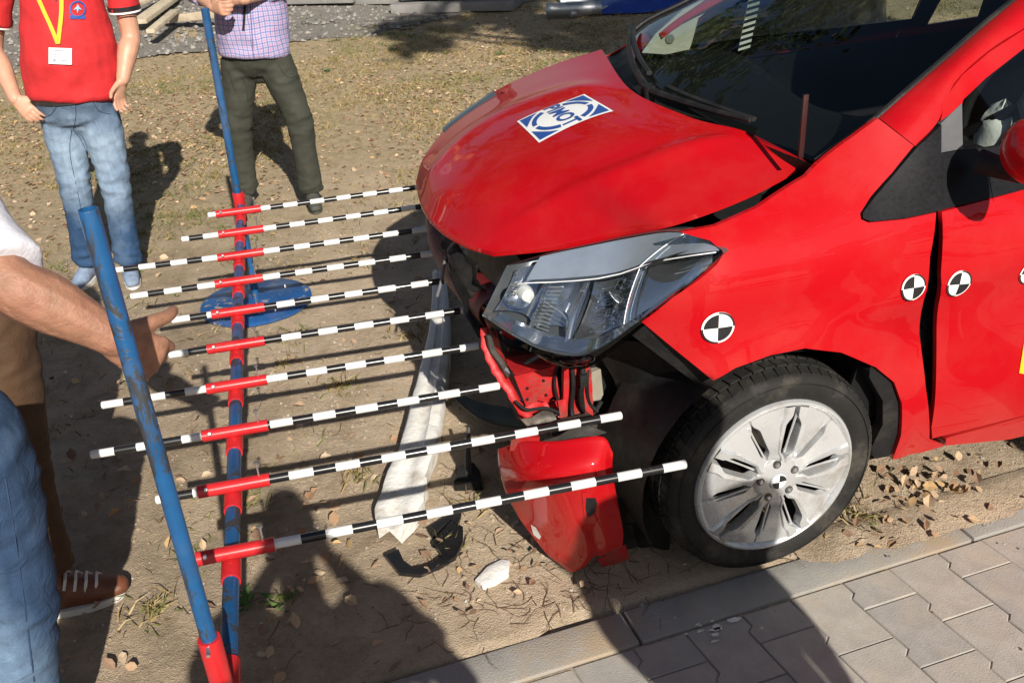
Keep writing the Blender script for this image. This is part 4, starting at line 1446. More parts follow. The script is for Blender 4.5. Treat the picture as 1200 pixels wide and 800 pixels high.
pts = [swc + swm @ V((.18 * cos(a), .18 * sin(a), 0)) for a in [2 * pi * k / 40 for k in range(41)]]
mb.tube(pts, .016, 10, False)
for a in (0, 2.3, 4.0): mb.tube([swc, swc + swm @ V((.18 * cos(a), .18 * sin(a), 0))], .015, 8)
mb.build('steering_wheel', M_INT, car)
# limp airbag hanging by the wheel
ab = at(1162, 152, 'y', .48)
g = []
for i in range(13):
    row = []
    for j in range(17):
        a = pi * i / 12; b = 2 * pi * j / 16
        r = .050 * (1 + .35 * noise.noise((i * .5, sin(b) * 2, cos(b) * 2)))
        row.append(ab + V((r * .5 * sin(a) * cos(b), r * 1.0 * sin(a) * sin(b), r * 1.5 * cos(a))) + V((.03 * cos(a), 0, 0)))
    g.append(row)
sheet('airbag', g, M_AIRBAG, car)
# pale trim at the far pillar foot
pt_px = [(752, 62), (768, 40), (800, 12), (835, -5), (838, 6), (818, 22), (812, 45), (808, 58), (780, 64)]
pa = [at(*p, 'y', 1.47) for p in pt_px]
mb = MB(); n = len(pa)
mb.add(pa + [p + V((.03, .05, 0)) for p in pa], [tuple(range(n)), tuple(range(2 * n - 1, n - 1, -1))] + [(i, (i + 1) % n, n + (i + 1) % n, n + i) for i in range(n)])
pt_o = mb.build('pillar_trim', M_BEIGE, car, True, None, 30)
spk = at(785, 46, 'y', 1.466)
MB().lathe([(0, -.003), (.014, -.003), (.017, .0)], spk, 'y', 24).build('tweeter', simple('grey_grille', (.22, .22, .2), .7), pt_o)
# striped scale on the far window post
A = at(872, 58, 'y', 1.56); B = at(886, -8, 'y', 1.50)
dv = B - A
ru = MB(); bk = MB()
wv = V((.024, 0, .004))
sc_o = None
mb = MB().add([A - wv, A + wv, B + wv, B - wv, A - wv + V((0, .004, 0)), A + wv + V((0, .004, 0)), B + wv + V((0, .004, 0)), B - wv + V((0, .004, 0))], [(0, 1, 2, 3), (7, 6, 5, 4), (0, 4, 5, 1), (1, 5, 6, 2), (2, 6, 7, 3), (3, 7, 4, 0)])
sc_o = mb.build('striped_scale', M_WHITE, car, False)
for i in range(9):
    a, b = A + dv * (i / 9 + .055), A + dv * (i / 9 + .11)
    o_ = V((0, -.002, 0))
    bk.add([a - wv + o_, a + wv + o_, b + wv + o_, b - wv + o_], [(0, 1, 2, 3)])
bk.build('black_bars', M_BLKV, sc_o, False)

# ---------------------------------------------------------------- headlamp
LB = [(565, 370, .45), (600, 393, .33), (640, 412, .22), (690, 415, .15), (750, 376, .085), (805, 335, .055), (848, 297, .05)]
LT = [(594, 311, .50), (640, 298, .46), (690, 287, .40), (740, 277, .33), (785, 271, .25), (822, 278, .14), (846, 293, .06)]
Yp = lambda p: at(p[0], p[1], 'y', p[2])
lb = [Yp(p) for p in LB]; lt = [Yp(p) for p in LT]
inward = V((.75, .55, -.1)).normalized()
lg = []
for k in range(5):
    s = k / 4
    row = []
    for a, b in zip(lb, lt):
        p = a.lerp(b, s)
        row.append(p - inward * (.035 * 4 * s * (1 - s)) * min(1, (a - b).length / .12))
    lg.append(row)
lens_g = cgrid(lg, 16, 48)
def shell(gr, d, shrink=0.0):
    return [[p + inward * d for p in r] for r in gr]
# housing: open bowl behind the lens
hs = []
c_all = sum((p for r in lg for p in r), V()) / 35
for depth, k in ((.0, 1.0), (.03, .99), (.09, .93), (.13, .75), (.14, .3)):
    ring = []
    bot = spline(lb, 24); tp = spline(lt, 24)
    loop = bot + tp[::-1]
    for p in loop: ring.append(c_all + (p - c_all) * k + inward * depth + V((0, 0, 0)))
    ring.append(ring[0].copy())
    hs.append(ring)
lamp = sheet('headlamp', hs, simple('lamp_housing', (.10, .105, .11), .35, .2, .2, 12), car)
tag(lamp, 'clear headlamp hanging loose under the bonnet edge')
sheet('lens', lens_g, M_LENS, lamp)
# frosted top rib and chrome strip below the top edge
def lpt(u, s, d):
    """u 0..1 along the lamp, s 0..1 bottom to top, d metres behind the lens"""
    i = min(47, int(u * 48)); j = min(15, int(s * 16))
    fu, fs_ = u * 48 - i, s * 16 - j
    p = lens_g[j][i].lerp(lens_g[j][i + 1], fu).lerp(lens_g[j + 1][i].lerp(lens_g[j + 1][i + 1], fu), fs_)
    return p + inward * d
def lstrip(name, u0, u1, s0, s1, d0, d1, mat, n=16, curve=0.0, dd=None):
    g = []
    for i in range(n + 1):
        t = i / n
        row = []
        for j in range(7):
            s = s0 + (s1 - s0) * j / 6
            d = d0 + (d1 - d0) * j / 6 + curve * 4 * t * (1 - t) + (dd * 4 * (j / 6) * (1 - j / 6) if dd else 0)
            row.append(lpt(u0 + (u1 - u0) * t, s, d))
        g.append(row)
    return sheet(name, g, mat, lamp)
M_LTOP = simple('lamp_top_bezel', (.66, .72, .82), .15, .6, .14, 9)  # pale bluish base stands in for sky reflected along the lamp top
lstrip('top_bezel', .14, .97, .70, .985, .014, .006, M_LTOP)
lstrip('bezel_edge', .16, .97, .665, .70, .012, .020, M_CHROME)
lstrip('indicator_reflector', .03, .22, .12, .84, .03, .04, M_CHROME, 14, .05, .03)
lstrip('inner_reflector', .20, .40, .10, .66, .035, .045, M_CHROME, 14, .07, .02)
lstrip('main_reflector', .40, .60, .10, .66, .035, .045, M_CHROME, 14, .08, .03)
lstrip('divider', .375, .40, .08, .66, .030, .034, M_CHROME, 6, .01)
lstrip('divider', .60, .635, .10, .66, .016, .018, M_CHROME, 6, -.004)
lstrip('outer_reflector', .63, .93, .10, .66, .022, .030, M_CHROME, 14, .03)
lstrip('lower_bezel', .05, .90, .015, .11, .010, .04, M_CHROME)
for k in range(12):                                      # ribs beside the indicator
    z0 = .16 + k * .04
    a, b = lpt(.245, z0, .03), lpt(.30, z0, .03)
    MB().tube([a, b], .0013, 6).build('rib', M_GREYR, lamp)
def bowl(u, s, d, r, dep, name):
    c_ = lpt(u, s, d)
    ax = (-inward * .75 + V((.1, -.6, .25)) * .6).normalized()
    U_ = ax.cross(V((0, 0, 1))).normalized(); W_ = ax.cross(U_)
    g_ = [[c_ + U_ * (r * k_ / 6 * cos(2 * pi * q_ / 28)) + W_ * (r * k_ / 6 * sin(2 * pi * q_ / 28)) - ax * dep * (1 - (k_ / 6) ** 2) for q_ in range(29)] for k_ in range(0, 7)]
    sheet(name, g_, M_CHROME, lamp)
    return c_, ax
bowl(.135, .5, .022, .034, .02, 'indicator_bowl')
for k in range(9):
    s_ = .14 + k * .055
    MB().tube([lpt(.43 + q * .026, s_, .036 + .080 * 4 * (.15 + q * .13) * (.85 - q * .13)) for q in range(6)], .0012, 6).build('rib', M_CHROME, lamp)
MB().tube([lpt(.74 - .022 * q, .985 - .05 * q, -.001) for q in range(7)], .0012, 6).build('lens_seam', simple('lens_line', (.8, .82, .85), .2), lamp)
MB().tube([lpt(.10 + .087 * q, .68, -.001) for q in range(11)], .0014, 6).build('lens_seam', simple('lens_line', (.8, .82, .85), .2), lamp)
MB().tube([lpt(.612, .66 - .062 * q, -.001) for q in range(10)], .0012, 6).build('lens_seam', simple('lens_line', (.8, .82, .85), .2), lamp)
bm_ = MB(); c = lpt(.13, .5, .05); bm_.lathe([(0, -.03), (.016, -.026), (.02, -.01), (.018, .02)], c, 'y', 18)
bm_.build('bulb', simple('bulb_glass', (.75, .74, .70), .12, .2), lamp)
c = lpt(.52, .44, .055); MB().lathe([(0, -.03), (.009, -.027), (.012, -.005), (.010, .03)], c, 'y', 18).build('bulb', simple('bulb_shield', (.5, .52, .55), .1, .9), lamp)
# broken plastic fringe under the lens
fl = []
for k in range(41):
    u = .01 + k * .0225
    a = lpt(min(.985, u), .0, .0)
    h = (.024 + .020 * exp(-((u - .42) / .16) ** 2) + .012 * abs(noise.noise((u * 18, 2, 0)))) * sstep(0, .06, u) * (1 - .7 * sstep(.62, .92, u))
    fl.append([a + V((0, 0, .002)), a + V((.002, .004, -h * .45)) - inward * .006, a + V((.006, .010, -h)) + inward * .010, a + V((.012, .02, -h * .8)) + inward * .03])
sheet('broken_rim', fl, glass_mat('smoky_plastic', (.22, .23, .24), 1.0), lamp)
# far headlamp, its side only just shows past the bonnet
fg = []
for (px_, py_, y_), (qx, qy, qy_) in zip([(520, 152, 1.62), (540, 136, 1.64), (560, 122, 1.66), (580, 108, 1.67)], [(524, 158, 1.5), (545, 142, 1.52), (565, 128, 1.54), (585, 116, 1.56)]):
    a, b = at(px_, py_, 'y', y_), at(qx, qy, 'y', qy_)
    fg.append([a + V((.0, .02, -.12)), a, a.lerp(b, .5) + V((-.01, 0, .012)), b])
o = sheet('headlamp', cgrid(fg, 12, 10), simple('far_lamp', (.10, .12, .14), .15, .3), car, .01, (0, 0, -1))
tag(o, 'far headlamp showing past the bonnet edge')

# ---------------------------------------------------------------- torn front structure
def quadbox(name, px4, y, depth, mat, parent, bev=0):
    ps = [at(*p, 'y', y if not hasattr(y, '__len__') else y[i]) for i, p in enumerate(px4)]
    n = len(ps)
    d = V((.25, 1, 0)).normalized() * depth
    mb = MB().add(ps + [p + d for p in ps], [tuple(range(n)), tuple(range(2 * n - 1, n - 1, -1))] + [(i, (i + 1) % n, n + (i + 1) % n, n + i) for i in range(n)])
    return mb.build(name, mat, parent, True, None, 25)
# radiator carrier / bumper beam under the bonnet lip
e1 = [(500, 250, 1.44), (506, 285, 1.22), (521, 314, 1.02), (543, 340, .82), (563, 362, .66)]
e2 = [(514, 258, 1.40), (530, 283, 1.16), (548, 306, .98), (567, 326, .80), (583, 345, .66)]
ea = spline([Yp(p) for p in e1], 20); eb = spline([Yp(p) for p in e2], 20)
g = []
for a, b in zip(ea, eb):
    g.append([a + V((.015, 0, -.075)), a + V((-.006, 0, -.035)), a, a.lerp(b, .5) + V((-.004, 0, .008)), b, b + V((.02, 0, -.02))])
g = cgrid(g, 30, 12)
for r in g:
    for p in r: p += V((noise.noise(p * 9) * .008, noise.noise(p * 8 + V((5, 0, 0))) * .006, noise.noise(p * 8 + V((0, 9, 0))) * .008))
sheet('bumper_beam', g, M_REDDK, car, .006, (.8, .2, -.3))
# narrow edge of the torn panel running down below the lamp
ed = [(566, 385, .50), (571, 410, .46), (582, 436, .43), (597, 458, .40), (611, 478, .385), (621, 494, .38)]
ep = [p + V((noise.noise(p * 40) * .010, noise.noise(p * 33) * .012, noise.noise(p * 37 + V((4, 0, 0))) * .008)) for p in spline([Yp(p) for p in ed], 18)]
mb = MB(); mb.tube(ep, [(.011 + .004 * noise.noise((i * .8, 0, 0)), .004) for i in range(19)], 8, True, (1, 0, 0))
mb.build('torn_edge', M_REDIN, car)
quadbox('crash_plate', [(601, 437), (651, 429), (656, 467), (647, 465), (640, 471), (630, 469), (617, 477)], .40, .03, M_REDIN, car)
quadbox('plate_flange', [(594, 427), (640, 421), (655, 428), (604, 440)], [.42, .42, .36, .36], .04, M_REDIN, car)
for (px_, py_) in ((618, 455), (637, 446), (618, 468), (640, 463)):
    p = at(px_, py_, 'y', .397); MB().lathe([(0, -.001), (.004, -.001), (.004, .004)], p, 'y', 10).build('bolt_hole', M_BLK, car)
quadbox('carrier_rib', [(661, 424), (668, 423), (668, 490), (660, 486)], .375, .05, M_REDIN, car)
quadbox('carrier_rib', [(672, 424), (683, 421), (681, 484), (672, 486)], .385, .05, M_REDIN, car)
quadbox('washer_neck', [(693, 436), (704, 432), (707, 462), (704, 468), (694, 470)], .38, .05, simple('yellowed_plastic', (.26, .23, .18), .6), car)
quadbox('mount_bracket', [(643, 500), (662, 493), (690, 487), (701, 494), (698, 508), (650, 516)], .30, .015, M_DARKMET, car)
p = at(680, 502, 'y', .292); MB().lathe([(.008, -.01), (.016, -.01), (.018, 0), (.016, .02)], p, 'y', 18).build('tow_eye', M_REDIN, car)
for pts, r, m_ in (([(669, 415, .37), (672, 450, .36), (670, 480, .36), (676, 500, .33)], .006, M_BLK), ([(684, 415, .37), (683, 440, .355), (681, 470, .36), (690, 486, .36)], .008, M_BLK),
                   ([(640, 412, .40), (618, 425, .41), (603, 437, .405), (592, 432, .42)], .006, simple('grey_cable', (.12, .12, .125), .6)), ([(705, 470, .36), (695, 484, .36), (684, 482, .37)], .006, M_BLK),
                   ([(538, 278, .95), (524, 296, 1.0), (517, 330, .98), (512, 348, .95)], .005, simple('grey_cable', (.12, .12, .125), .6)), ([(573, 392, .46), (577, 410, .45), (588, 425, .43), (596, 440, .42)], .009, M_DARKMET)):
    MB().tube(spline([Yp(q) for q in pts], 16), r, 8).build('cable', m_, car)
# engine bay mass in the dark
mb = MB()
mb.box((-.08, .92, .52), (.55, 1.05, .40), None, .03)
mb.box((-.40, .95, .50), (.05, .95, .36), None, .01)
mb.box((-.22, .55, .62), (.2, .2, .16), None, .02)
mb.build('engine', M_BLK, car)
MB().box((-.42, .95, .35), (.10, 1.0, .07), None, .02).build('cross_member', M_DARKMET, car)
def crumple(name, px4, ys4, mat, seed, amp=.012, n_=8, thick=.003):
    a, b, c_, d_ = [at(*p, 'y', y) for p, y in zip(px4, ys4)]
    g_ = []
    for i in range(n_ + 1):
        row = []
        for j in range(n_ + 1):
            p = a.lerp(b, j / n_).lerp(d_.lerp(c_, j / n_), i / n_)
            q_ = p * 16 + V((seed * 3.1, 0, 0))
            p = p + V((noise.noise(q_) * amp, (1 - 2 * abs(noise.noise(q_ * 1.3 + V((0, 5, 0))))) * amp, noise.noise(q_ + V((0, 0, 8))) * amp))
            row.append(p)
        g_.append(row)
    return sheet(name, g_, mat, car, thick, (.2, .95, 0), 22)
crumple('torn_panel', [(566, 372), (580, 388), (612, 470), (598, 466)], (.50, .46, .42, .44), M_REDIN, 1, .008)
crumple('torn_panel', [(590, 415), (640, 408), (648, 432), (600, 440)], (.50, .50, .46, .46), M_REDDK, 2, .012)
crumple('torn_panel', [(605, 478), (655, 466), (662, 492), (628, 508)], (.42, .42, .40, .38), M_REDIN, 3, .016)
crumple('foil_scrap', [(610, 492), (648, 484), (656, 505), (625, 512)], (.36, .36, .33, .33), M_DARKMET, 4, .012)
crumple('dark_shroud', [(515, 290), (560, 312), (600, 420), (560, 400)], (.92, .72, .60, .66), M_BLKD, 5, .03)
crumple('dark_shroud', [(640, 410), (735, 405), (735, 500), (655, 500)], (.48, .46, .46, .47), M_BLKD, 6, .03)
crumple('bracket_plate', [(684, 424), (692, 422), (696, 488), (687, 490)], (.35, .35, .35, .35), M_REDIN, 7, .006)
crumple('bracket_plate', [(655, 470), (664, 468), (668, 500), (660, 503)], (.345, .345, .34, .34), M_REDIN, 8, .006)
crumple('dirty_ledge', [(632, 520), (690, 498), (712, 508), (655, 524)], (.19, .17, .13, .15), M_DARKMET, 9, .006)
crumple('torn_liner', [(722, 590), (742, 580), (748, 640), (730, 645)], (.20, .19, .18, .19), M_BLKD, 10, .014)
crumple('torn_liner', [(505, 268), (530, 285), (548, 318), (528, 312)], (1.30, 1.10, .92, 1.0), M_BLKD, 11, .015)
for pts, r in (([(654, 424, .39), (650, 450, .385), (655, 476, .37), (648, 492, .36)], .004), ([(690, 424, .36), (688, 448, .35), (690, 470, .355), (700, 482, .35)], .005), ([(575, 384, .47), (590, 402, .46), (612, 410, .47), (640, 412, .47)], .005), ([(604, 470, .37), (618, 480, .36), (640, 478, .36), (662, 486, .35)], .0045), ([(540, 300, .9), (552, 330, .8), (560, 352, .72)], .006)):
    MB().tube(spline([Yp(q) for q in pts], 16), r, 8).build('hose', M_BLK, car)
p = at(683, 446, 'y', .345); MB().box(p, (.018, .014, .035), None, .003).build('connector', M_BLK, car)
# strip behind the wing edge and the wheel-arch liner
quadbox('wing_bracket', [(741, 393), (756, 381), (838, 442), (822, 454)], [.10, .085, .06, .07], .02, M_BLKD, car)
lr = [[(700, 412, .34), (735, 400, .25), (790, 418, .16), (836, 447, .085)], [(722, 455, .33), (745, 460, .26), (775, 470, .20), (815, 470, .15)], [(731, 510, .31), (748, 520, .25), (772, 530, .21), (800, 530, .18)],
      [(733, 575, .29), (748, 585, .24), (765, 590, .21), (790, 590, .19)], [(728, 628, .25), (745, 640, .22), (762, 640, .20), (785, 645, .19)]]
g = cgrid([[Yp(p) for p in r] for r in lr], 20, 16)
for r in g:
    for p in r: p += V((noise.noise(p * 11) * .010, noise.noise(p * 9 + V((5, 0, 0))) * .010, 0))
sheet('arch_liner', g, M_BLKD, car, .004, (.6, .8, 0))
# rest of the wheel arch: inner half barrel
bar = []
for i in range(25):
    a = radians(2 + 203 * i / 24)
    bar.append([V((.355 * cos(a), y, .30 + .345 * sin(a))) for y in (.035, .12, .30)])
sheet('wheel_arch', bar, M_BLK, car)
bar2 = [[V((2.51 + .355 * cos(radians(-25 + 230 * i / 24)), y, .30 + .345 * sin(radians(-25 + 230 * i / 24)))) for y in (.045, .3)] for i in range(25)]
sheet('wheel_arch', bar2, M_BLK, car)
# mud flap behind the front wheel
panel('mud_flap', S([(1024, 430), (1047, 449), (1056, 475), (1055, 510), (1046, 537), (1030, 540), (1024, 528), (1038, 500), (1038, 472), (1022, 444)]), ys, M_BLK, car, .03, .03, .012)

# ---------------------------------------------------------------- wheels
def wheel(cx_, cy_, steer=0.0, mir=False):
    hub = empty('wheel', (0, 0, 0))
    cz = .297
    mb = MB()
    # rim barrel and dark inner disc
    mb.lathe([(.205, .06), (.19, .10), (.185, .20), (.05, .20), (.05, .075), (.0, .075)], (0, 0, 0), 'y', 40)
    rim = mb.build('wheel', M_DARKMET, None)
    bpy.data.objects.remove(hub)
    prof = [(.216, .034), (.224, .026), (.240, .021), (.258, .019), (.274, .024), (.284, .034), (.288, .048), (.289, .10), (.289, .15), (.288, .185), (.28, .205), (.26, .217), (.22, .212)]
    mb = MB().lathe(prof, (0, 0, 0), 'y', 72)
    # fine rings on the sidewall
    mb.lathe([(.2655, .0198), (.2665, .0178), (.268, .0212)], (0, 0, 0), 'y', 72)
    # tread blocks
    nb_ = 58
    for row, (y0, y1, ph, rr) in enumerate(((.036, .066, 0, .2935), (.0705, .100, .5, .2965), (.1045, .134, 0, .297), (.1385, .168, .5, .2965), (.1725, .202, 0, .2935))):
        for k in range(nb_):
            a0 = 2 * pi * (k + ph + .06) / nb_; a1 = 2 * pi * (k + ph + .92) / nb_
            sk = .018 * (1 if row % 2 else -1)
            vs = []
            for r, e in ((.283, 0), (rr, .0)):
                for (a, y) in ((a0, y0), (a1, y0), (a1 + sk, y1), (a0 + sk, y1)):
                    r2 = r - (.006 if (row == 0 and y == y0) or (row == 4 and y == y1) else 0) * (1 if r > .285 else 0)
                    vs.append((r2 * cos(a), y, r2 * sin(a)))
            mb.add(vs, [(4, 5, 6, 7), (0, 1, 5, 4), (1, 2, 6, 5), (2, 3, 7, 6), (3, 0, 4, 7)])
    mb.build('tyre', M_RUB, rim, True, None, 30)
    # hubcap: outer ring, ten spokes in five pairs, dished hub
    mb = MB()
    mb.lathe([(.196, .050), (.199, .030), (.204, .022), (.211, .017), (.217, .019), (.2205, .026), (.221, .036)], (0, 0, 0), 'y', 72)
    mb.lathe([(.0, .006), (.022, .006), (.025, .010), (.050, .011), (.062, .016), (.066, .028)], (0, 0, 0), 'y', 40)
    def yb(r): return .016 + .006 * (r / .21) ** 2 - .004 * sin(pi * r / .21)
    for i in range(10):
        ac = radians(i * 36 + (1.2 if i % 2 else -1.2) + 8)
        tw_ = 1 if i % 2 else -1
        g = []
        for r, hw in [(r_, .3135 - .0150 / r_ * sstep(.066, .090, r_) * (1 - sstep(.158, .184, r_))) for r_ in (.05, .066, .072, .078, .084, .090, .11, .13, .15, .160, .168, .176, .184, .195, .207)]:
            row = []
            for cix, (f_, dy) in enumerate(((-1.0, .024), (-.95, -.004), (-.60, -.0065), (-.5, -.001), (.88, .007), (1.0, .024))):
                f2 = f_ * tw_
                a = ac + f2 * hw * (1 if r > .06 else 1) + .02 * tw_ * sin(pi * r / .2)
                row.append(V((r * cos(a), yb(r) + dy + (.004 if r < .06 else 0), r * sin(a))))
            g.append(row)
        nr, nc = len(g), 6
        mb.add([p for r in g for p in r], [(a * nc + b, a * nc + b + 1, (a + 1) * nc + b + 1, (a + 1) * nc + b) for a in range(nr - 1) for b in range(nc - 1)])
    for i in range(10):                                  # slim web inside each window
        a_ = radians(i * 36 + 18 + 8 + (3 if i % 2 else -3))
        d_ = V((cos(a_), 0, sin(a_)))
        mb.tube([d_ * .074 + V((0, .024, 0)), d_ * .12 + V((0, .026, 0)), d_ * .186 + V((0, .027, 0))], [.0030, .0026, .0034], 6)
    hc = mb.build('hubcap', M_SILV, rim, True, None, 28)
    # nuts in their wells
    for k in range(5):
        a = radians(72 * k + 45)
        c = (.050 * cos(a), .0, .050 * sin(a))
        MB().lathe([(.0105, .013), (.0105, .0085), (.008, .0085)], c, 'y', 18).build('nut_well', M_DARKMET, hc)
        MB().lathe([(.0, .0035), (.005, .0045), (.007, .008), (.007, .014)], c, 'y', 6).build('wheel_nut', M_STEEL, hc)
    MB().lathe([(.0, .0035), (.020, .0038), (.0215, .0065)], (0, 0, 0), 'y', 32).build('centre_badge', M_WHITE, hc)
    for q in (0, 1):
        a0 = .35 + q * pi
        vs = [(0, .0026, 0)] + [(.0195 * cos(a0 + pi / 2 * i / 8), .0026, .0195 * sin(a0 + pi / 2 * i / 8)) for i in range(9)]
        mk('badge_quarter', vs, [(0, i, i + 1) for i in range(1, 9)], M_BLKV, hc, False)
    rim.location = (cx_, cy_, cz)
    rim.rotation_euler = (0, .35, steer + (pi if mir else 0))
    rim.parent = car
    rim.matrix_parent_inverse = wm(car).inverted()
    return rim
wh = wheel(0, .0, .012)
def copy_part(o, parent):
    c = link(o.copy())
    c.parent = parent
    for ch in list(o.children):
        copy_part(ch, c)
    return c
for (x, y, r) in ((2.51, .02, 0), (0, 1.70, pi), (2.51, 1.68, pi)):
    c = copy_part(wh, car); c.location = (x, y, .297); c.rotation_euler = (0, .9, r)

# ================================================================ torn bumper corner and loose debris
bf = tag(empty('bumper_fragment', at(672, 668, 'z', 0)), 'torn red bumper corner standing on the sand before the wheel', 'bumper piece')
rows = [[(583, 527, .30), (610, 518, .22), (655, 517, .14), (704, 511, .10), (718, 530, .08)],
        [(585, 550, .29), (612, 548, .19), (655, 547, .11), (700, 543, .075), (718, 553, .075)],
        [(594, 580, .28), (622, 582, .18), (660, 584, .10), (700, 583, .065), (724, 590, .07)],
        [(612, 612, .26), (640, 618, .18), (672, 622, .11), (705, 620, .07), (730, 620, .07)],
        [(640, 648, .235), (655, 650, .19), (677, 652, .14), (706, 645, .09), (730, 637, .075)],
        [(652, 658, .225), (660, 664, .20), (673, 670, .165), (700, 655, .12), (729, 641, .085)]]
g = cgrid([[Yp(p) for p in r] for r in rows], 40, 36)
for i, r in enumerate(g):
    for j, p in enumerate(r):
        # crease running down from the lamp recess and a folded dent
        p += V((0, .014 * exp(-((j - 24 - (i - 20) * .12) / 2.2) ** 2) * sstep(18, 28, i), 0))
        p += V((-.012, -.030, .006)) * (exp(-((i - 9) / 6.5) ** 2) * sin(pi * j / 36) ** .8)
        p += V((0, noise.noise(p * 10) * .004, 0))
bfs = sheet('bumper_skin', g, M_RED, bf, .004, (.35, .9, 0))
tabs = [Yp(p) for p in ((597, 528, .235), (599, 516, .24), (606, 511, .235), (616, 511, .21), (632, 513, .18), (632, 526, .178))]
mb = MB(); n = 6
mb.add(tabs + [p + V((.004, .008, 0)) for p in tabs], [tuple(range(n)), tuple(range(2 * n - 1, n - 1, -1))] + [(i, (i + 1) % n, n + (i + 1) % n, n + i) for i in range(n)])
mb.build('mount_tab', M_REDIN, bf)
rec = [(682, 577), (707, 574), (711, 585), (700, 612), (690, 624), (684, 600)]
inn_ = [(687, 583), (698, 583), (700, 590), (696, 602), (688, 606), (686, 595)]
BB = BVHTree.FromPolygons([tuple(p) for r in g for p in r], [(i * 37 + j, i * 37 + j + 1, (i + 1) * 37 + j + 1, (i + 1) * 37 + j) for i in range(40) for j in range(36)])
def bhit(p, off):
    h, nn, _, _ = BB.ray_cast(CP, ray(*p).normalized())
    if h is None: h = at(*p, 'y', .07)
    return h - ray(*p).normalized() * off
o_ = [bhit(p, .004) for p in rec]; i_ = [bhit(p, .002) for p in inn_]
mb = MB(); mb.add(o_ + i_ + [bhit(p, -.0) for p in rec], [(k, (k + 1) % 6, 6 + (k + 1) % 6, 6 + k) for k in range(6)] + [(k, 12 + k, 12 + (k + 1) % 6, (k + 1) % 6) for k in range(6)])
mb.build('lamp_recess', M_RED, bf, True, None, 15)
mk('recess_dark_patch', [bhit(p, .0022) for p in inn_], [tuple(range(6))], M_BLK, bf, False)  # flat black patch standing in for the darkness inside the recess
# white scuff
sc_ = [bhit(p, .0015) for p in ((622, 614), (628, 618), (634, 628), (632, 632), (625, 626))]
mk('scuff', sc_, [(0, 1, 2, 3, 4)], M_FOAM, bf, False)
# dirty folded tail of the bumper skirt
g2 = cgrid([[Yp(p) for p in r] for r in ([(700, 655, .13), (716, 649, .12), (733, 638, .11)], [(706, 664, .16), (722, 660, .15), (738, 655, .13)])], 6, 8)
sheet('skirt_tail', g2, M_REDIN, bf, .003, (.3, .9, 0))

# grey-black brackets lying between foam bar and bumper piece
def rag(name, px, z, h, mat, label, cat, seed, sub=0, group=None):
    ps = [at(*p, 'z', z) for p in px]
    n = len(ps)
    c = sum(ps, V()) / n
    mb = MB()
    top = [p + V((0, 0, h * (.6 + .4 * noise.noise((i * 1.7, seed, 0))))) for i, p in enumerate(ps)]
    ctop = c + V((0, 0, h * 1.1))
    mb.add(ps + top + [ctop], [(i, (i + 1) % n, n + (i + 1) % n, n + i) for i in range(n)] + [(n + i, n + (i + 1) % n, 2 * n) for i in range(n)])
    o = mb.build(name, mat, None, True, None, 40)
    return tag(o, label, cat, group)
# black curved splinter
blk = [(452, 657), (468, 650), (474, 664), (486, 671), (506, 668), (520, 658), (513, 648), (508, 643), (513, 632), (530, 614), (543, 622), (543, 640), (534, 658), (516, 672), (492, 677), (468, 675)]
A_ = [at(*p, 'z', .012 + .010 * noise.noise((i * .9, 3, 0))) for i, p in enumerate(blk)]
vv, ee, ff, *_ = delaunay_2d_cdt([V((p.x, p.y)) for p in A_], [], [list(range(len(A_)))], 1, 1e-7)
zz = lambda x, y: .014 + .022 * max(0, noise.noise((x * 9, y * 9, 4))) + .014
mb = MB(); n = len(vv)
mb.add([V((v[0], v[1], zz(v[0], v[1]))) for v in vv] + [V((v[0], v[1], zz(v[0], v[1]) - .012)) for v in vv], [tuple(f) for f in ff] + [tuple(n + k for k in reversed(f)) for f in ff] + [(i, (i + 1) % n, n + (i + 1) % n, n + i) for i in range(len(A_))])
tag(mb.build('plastic_splinter', M_GLOSSBLK, None, True, None, 25), 'curved shiny black plastic splinter lying near the foam bar', 'debris')
rag('plastic_splinter', [(501, 622), (523, 607), (541, 604), (538, 615), (520, 622), (507, 632)], .004, .02, M_BLK, 'small black plastic piece under the nearest striped rod', 'debris', 3)
rag('white_chip', [(557, 684), (572, 668), (588, 659), (598, 662), (596, 676), (580, 687), (566, 692)], .003, .024, M_FOAM, 'small white chip lying on bare sand below the bumper corner', 'debris', 9)
rag('clip', [(533, 575), (540, 556), (556, 552), (563, 562), (566, 574)], .002, .06, M_BLKD, 'dusty grey clip standing in the shade beside the foam bar', 'debris', 5)
mb = MB().tube([at(549, 556, 'z', .05), at(548, 525, 'z', .10), at(549, 500, 'z', .16)], [.012, .008, .006], 8)
tag(mb.build('hanging_strap', M_DARKMET, None), 'thin dark strap hanging down beside the bumper corner', 'strap')
# undertray hanging behind the foam bar
ut = [[(528, 455, .06), (560, 470, .05), (600, 478, .06)], [(536, 470, .09), (566, 490, .08), (606, 492, .09)], [(560, 490, .16), (590, 498, .16), (625, 500, .18)]]
g = cgrid([[at(p[0], p[1], 'z', p[2]) for p in r] for r in ut], 10, 12)
sheet('undertray', g, M_BLKD, car, .004, (0, 0, -1))

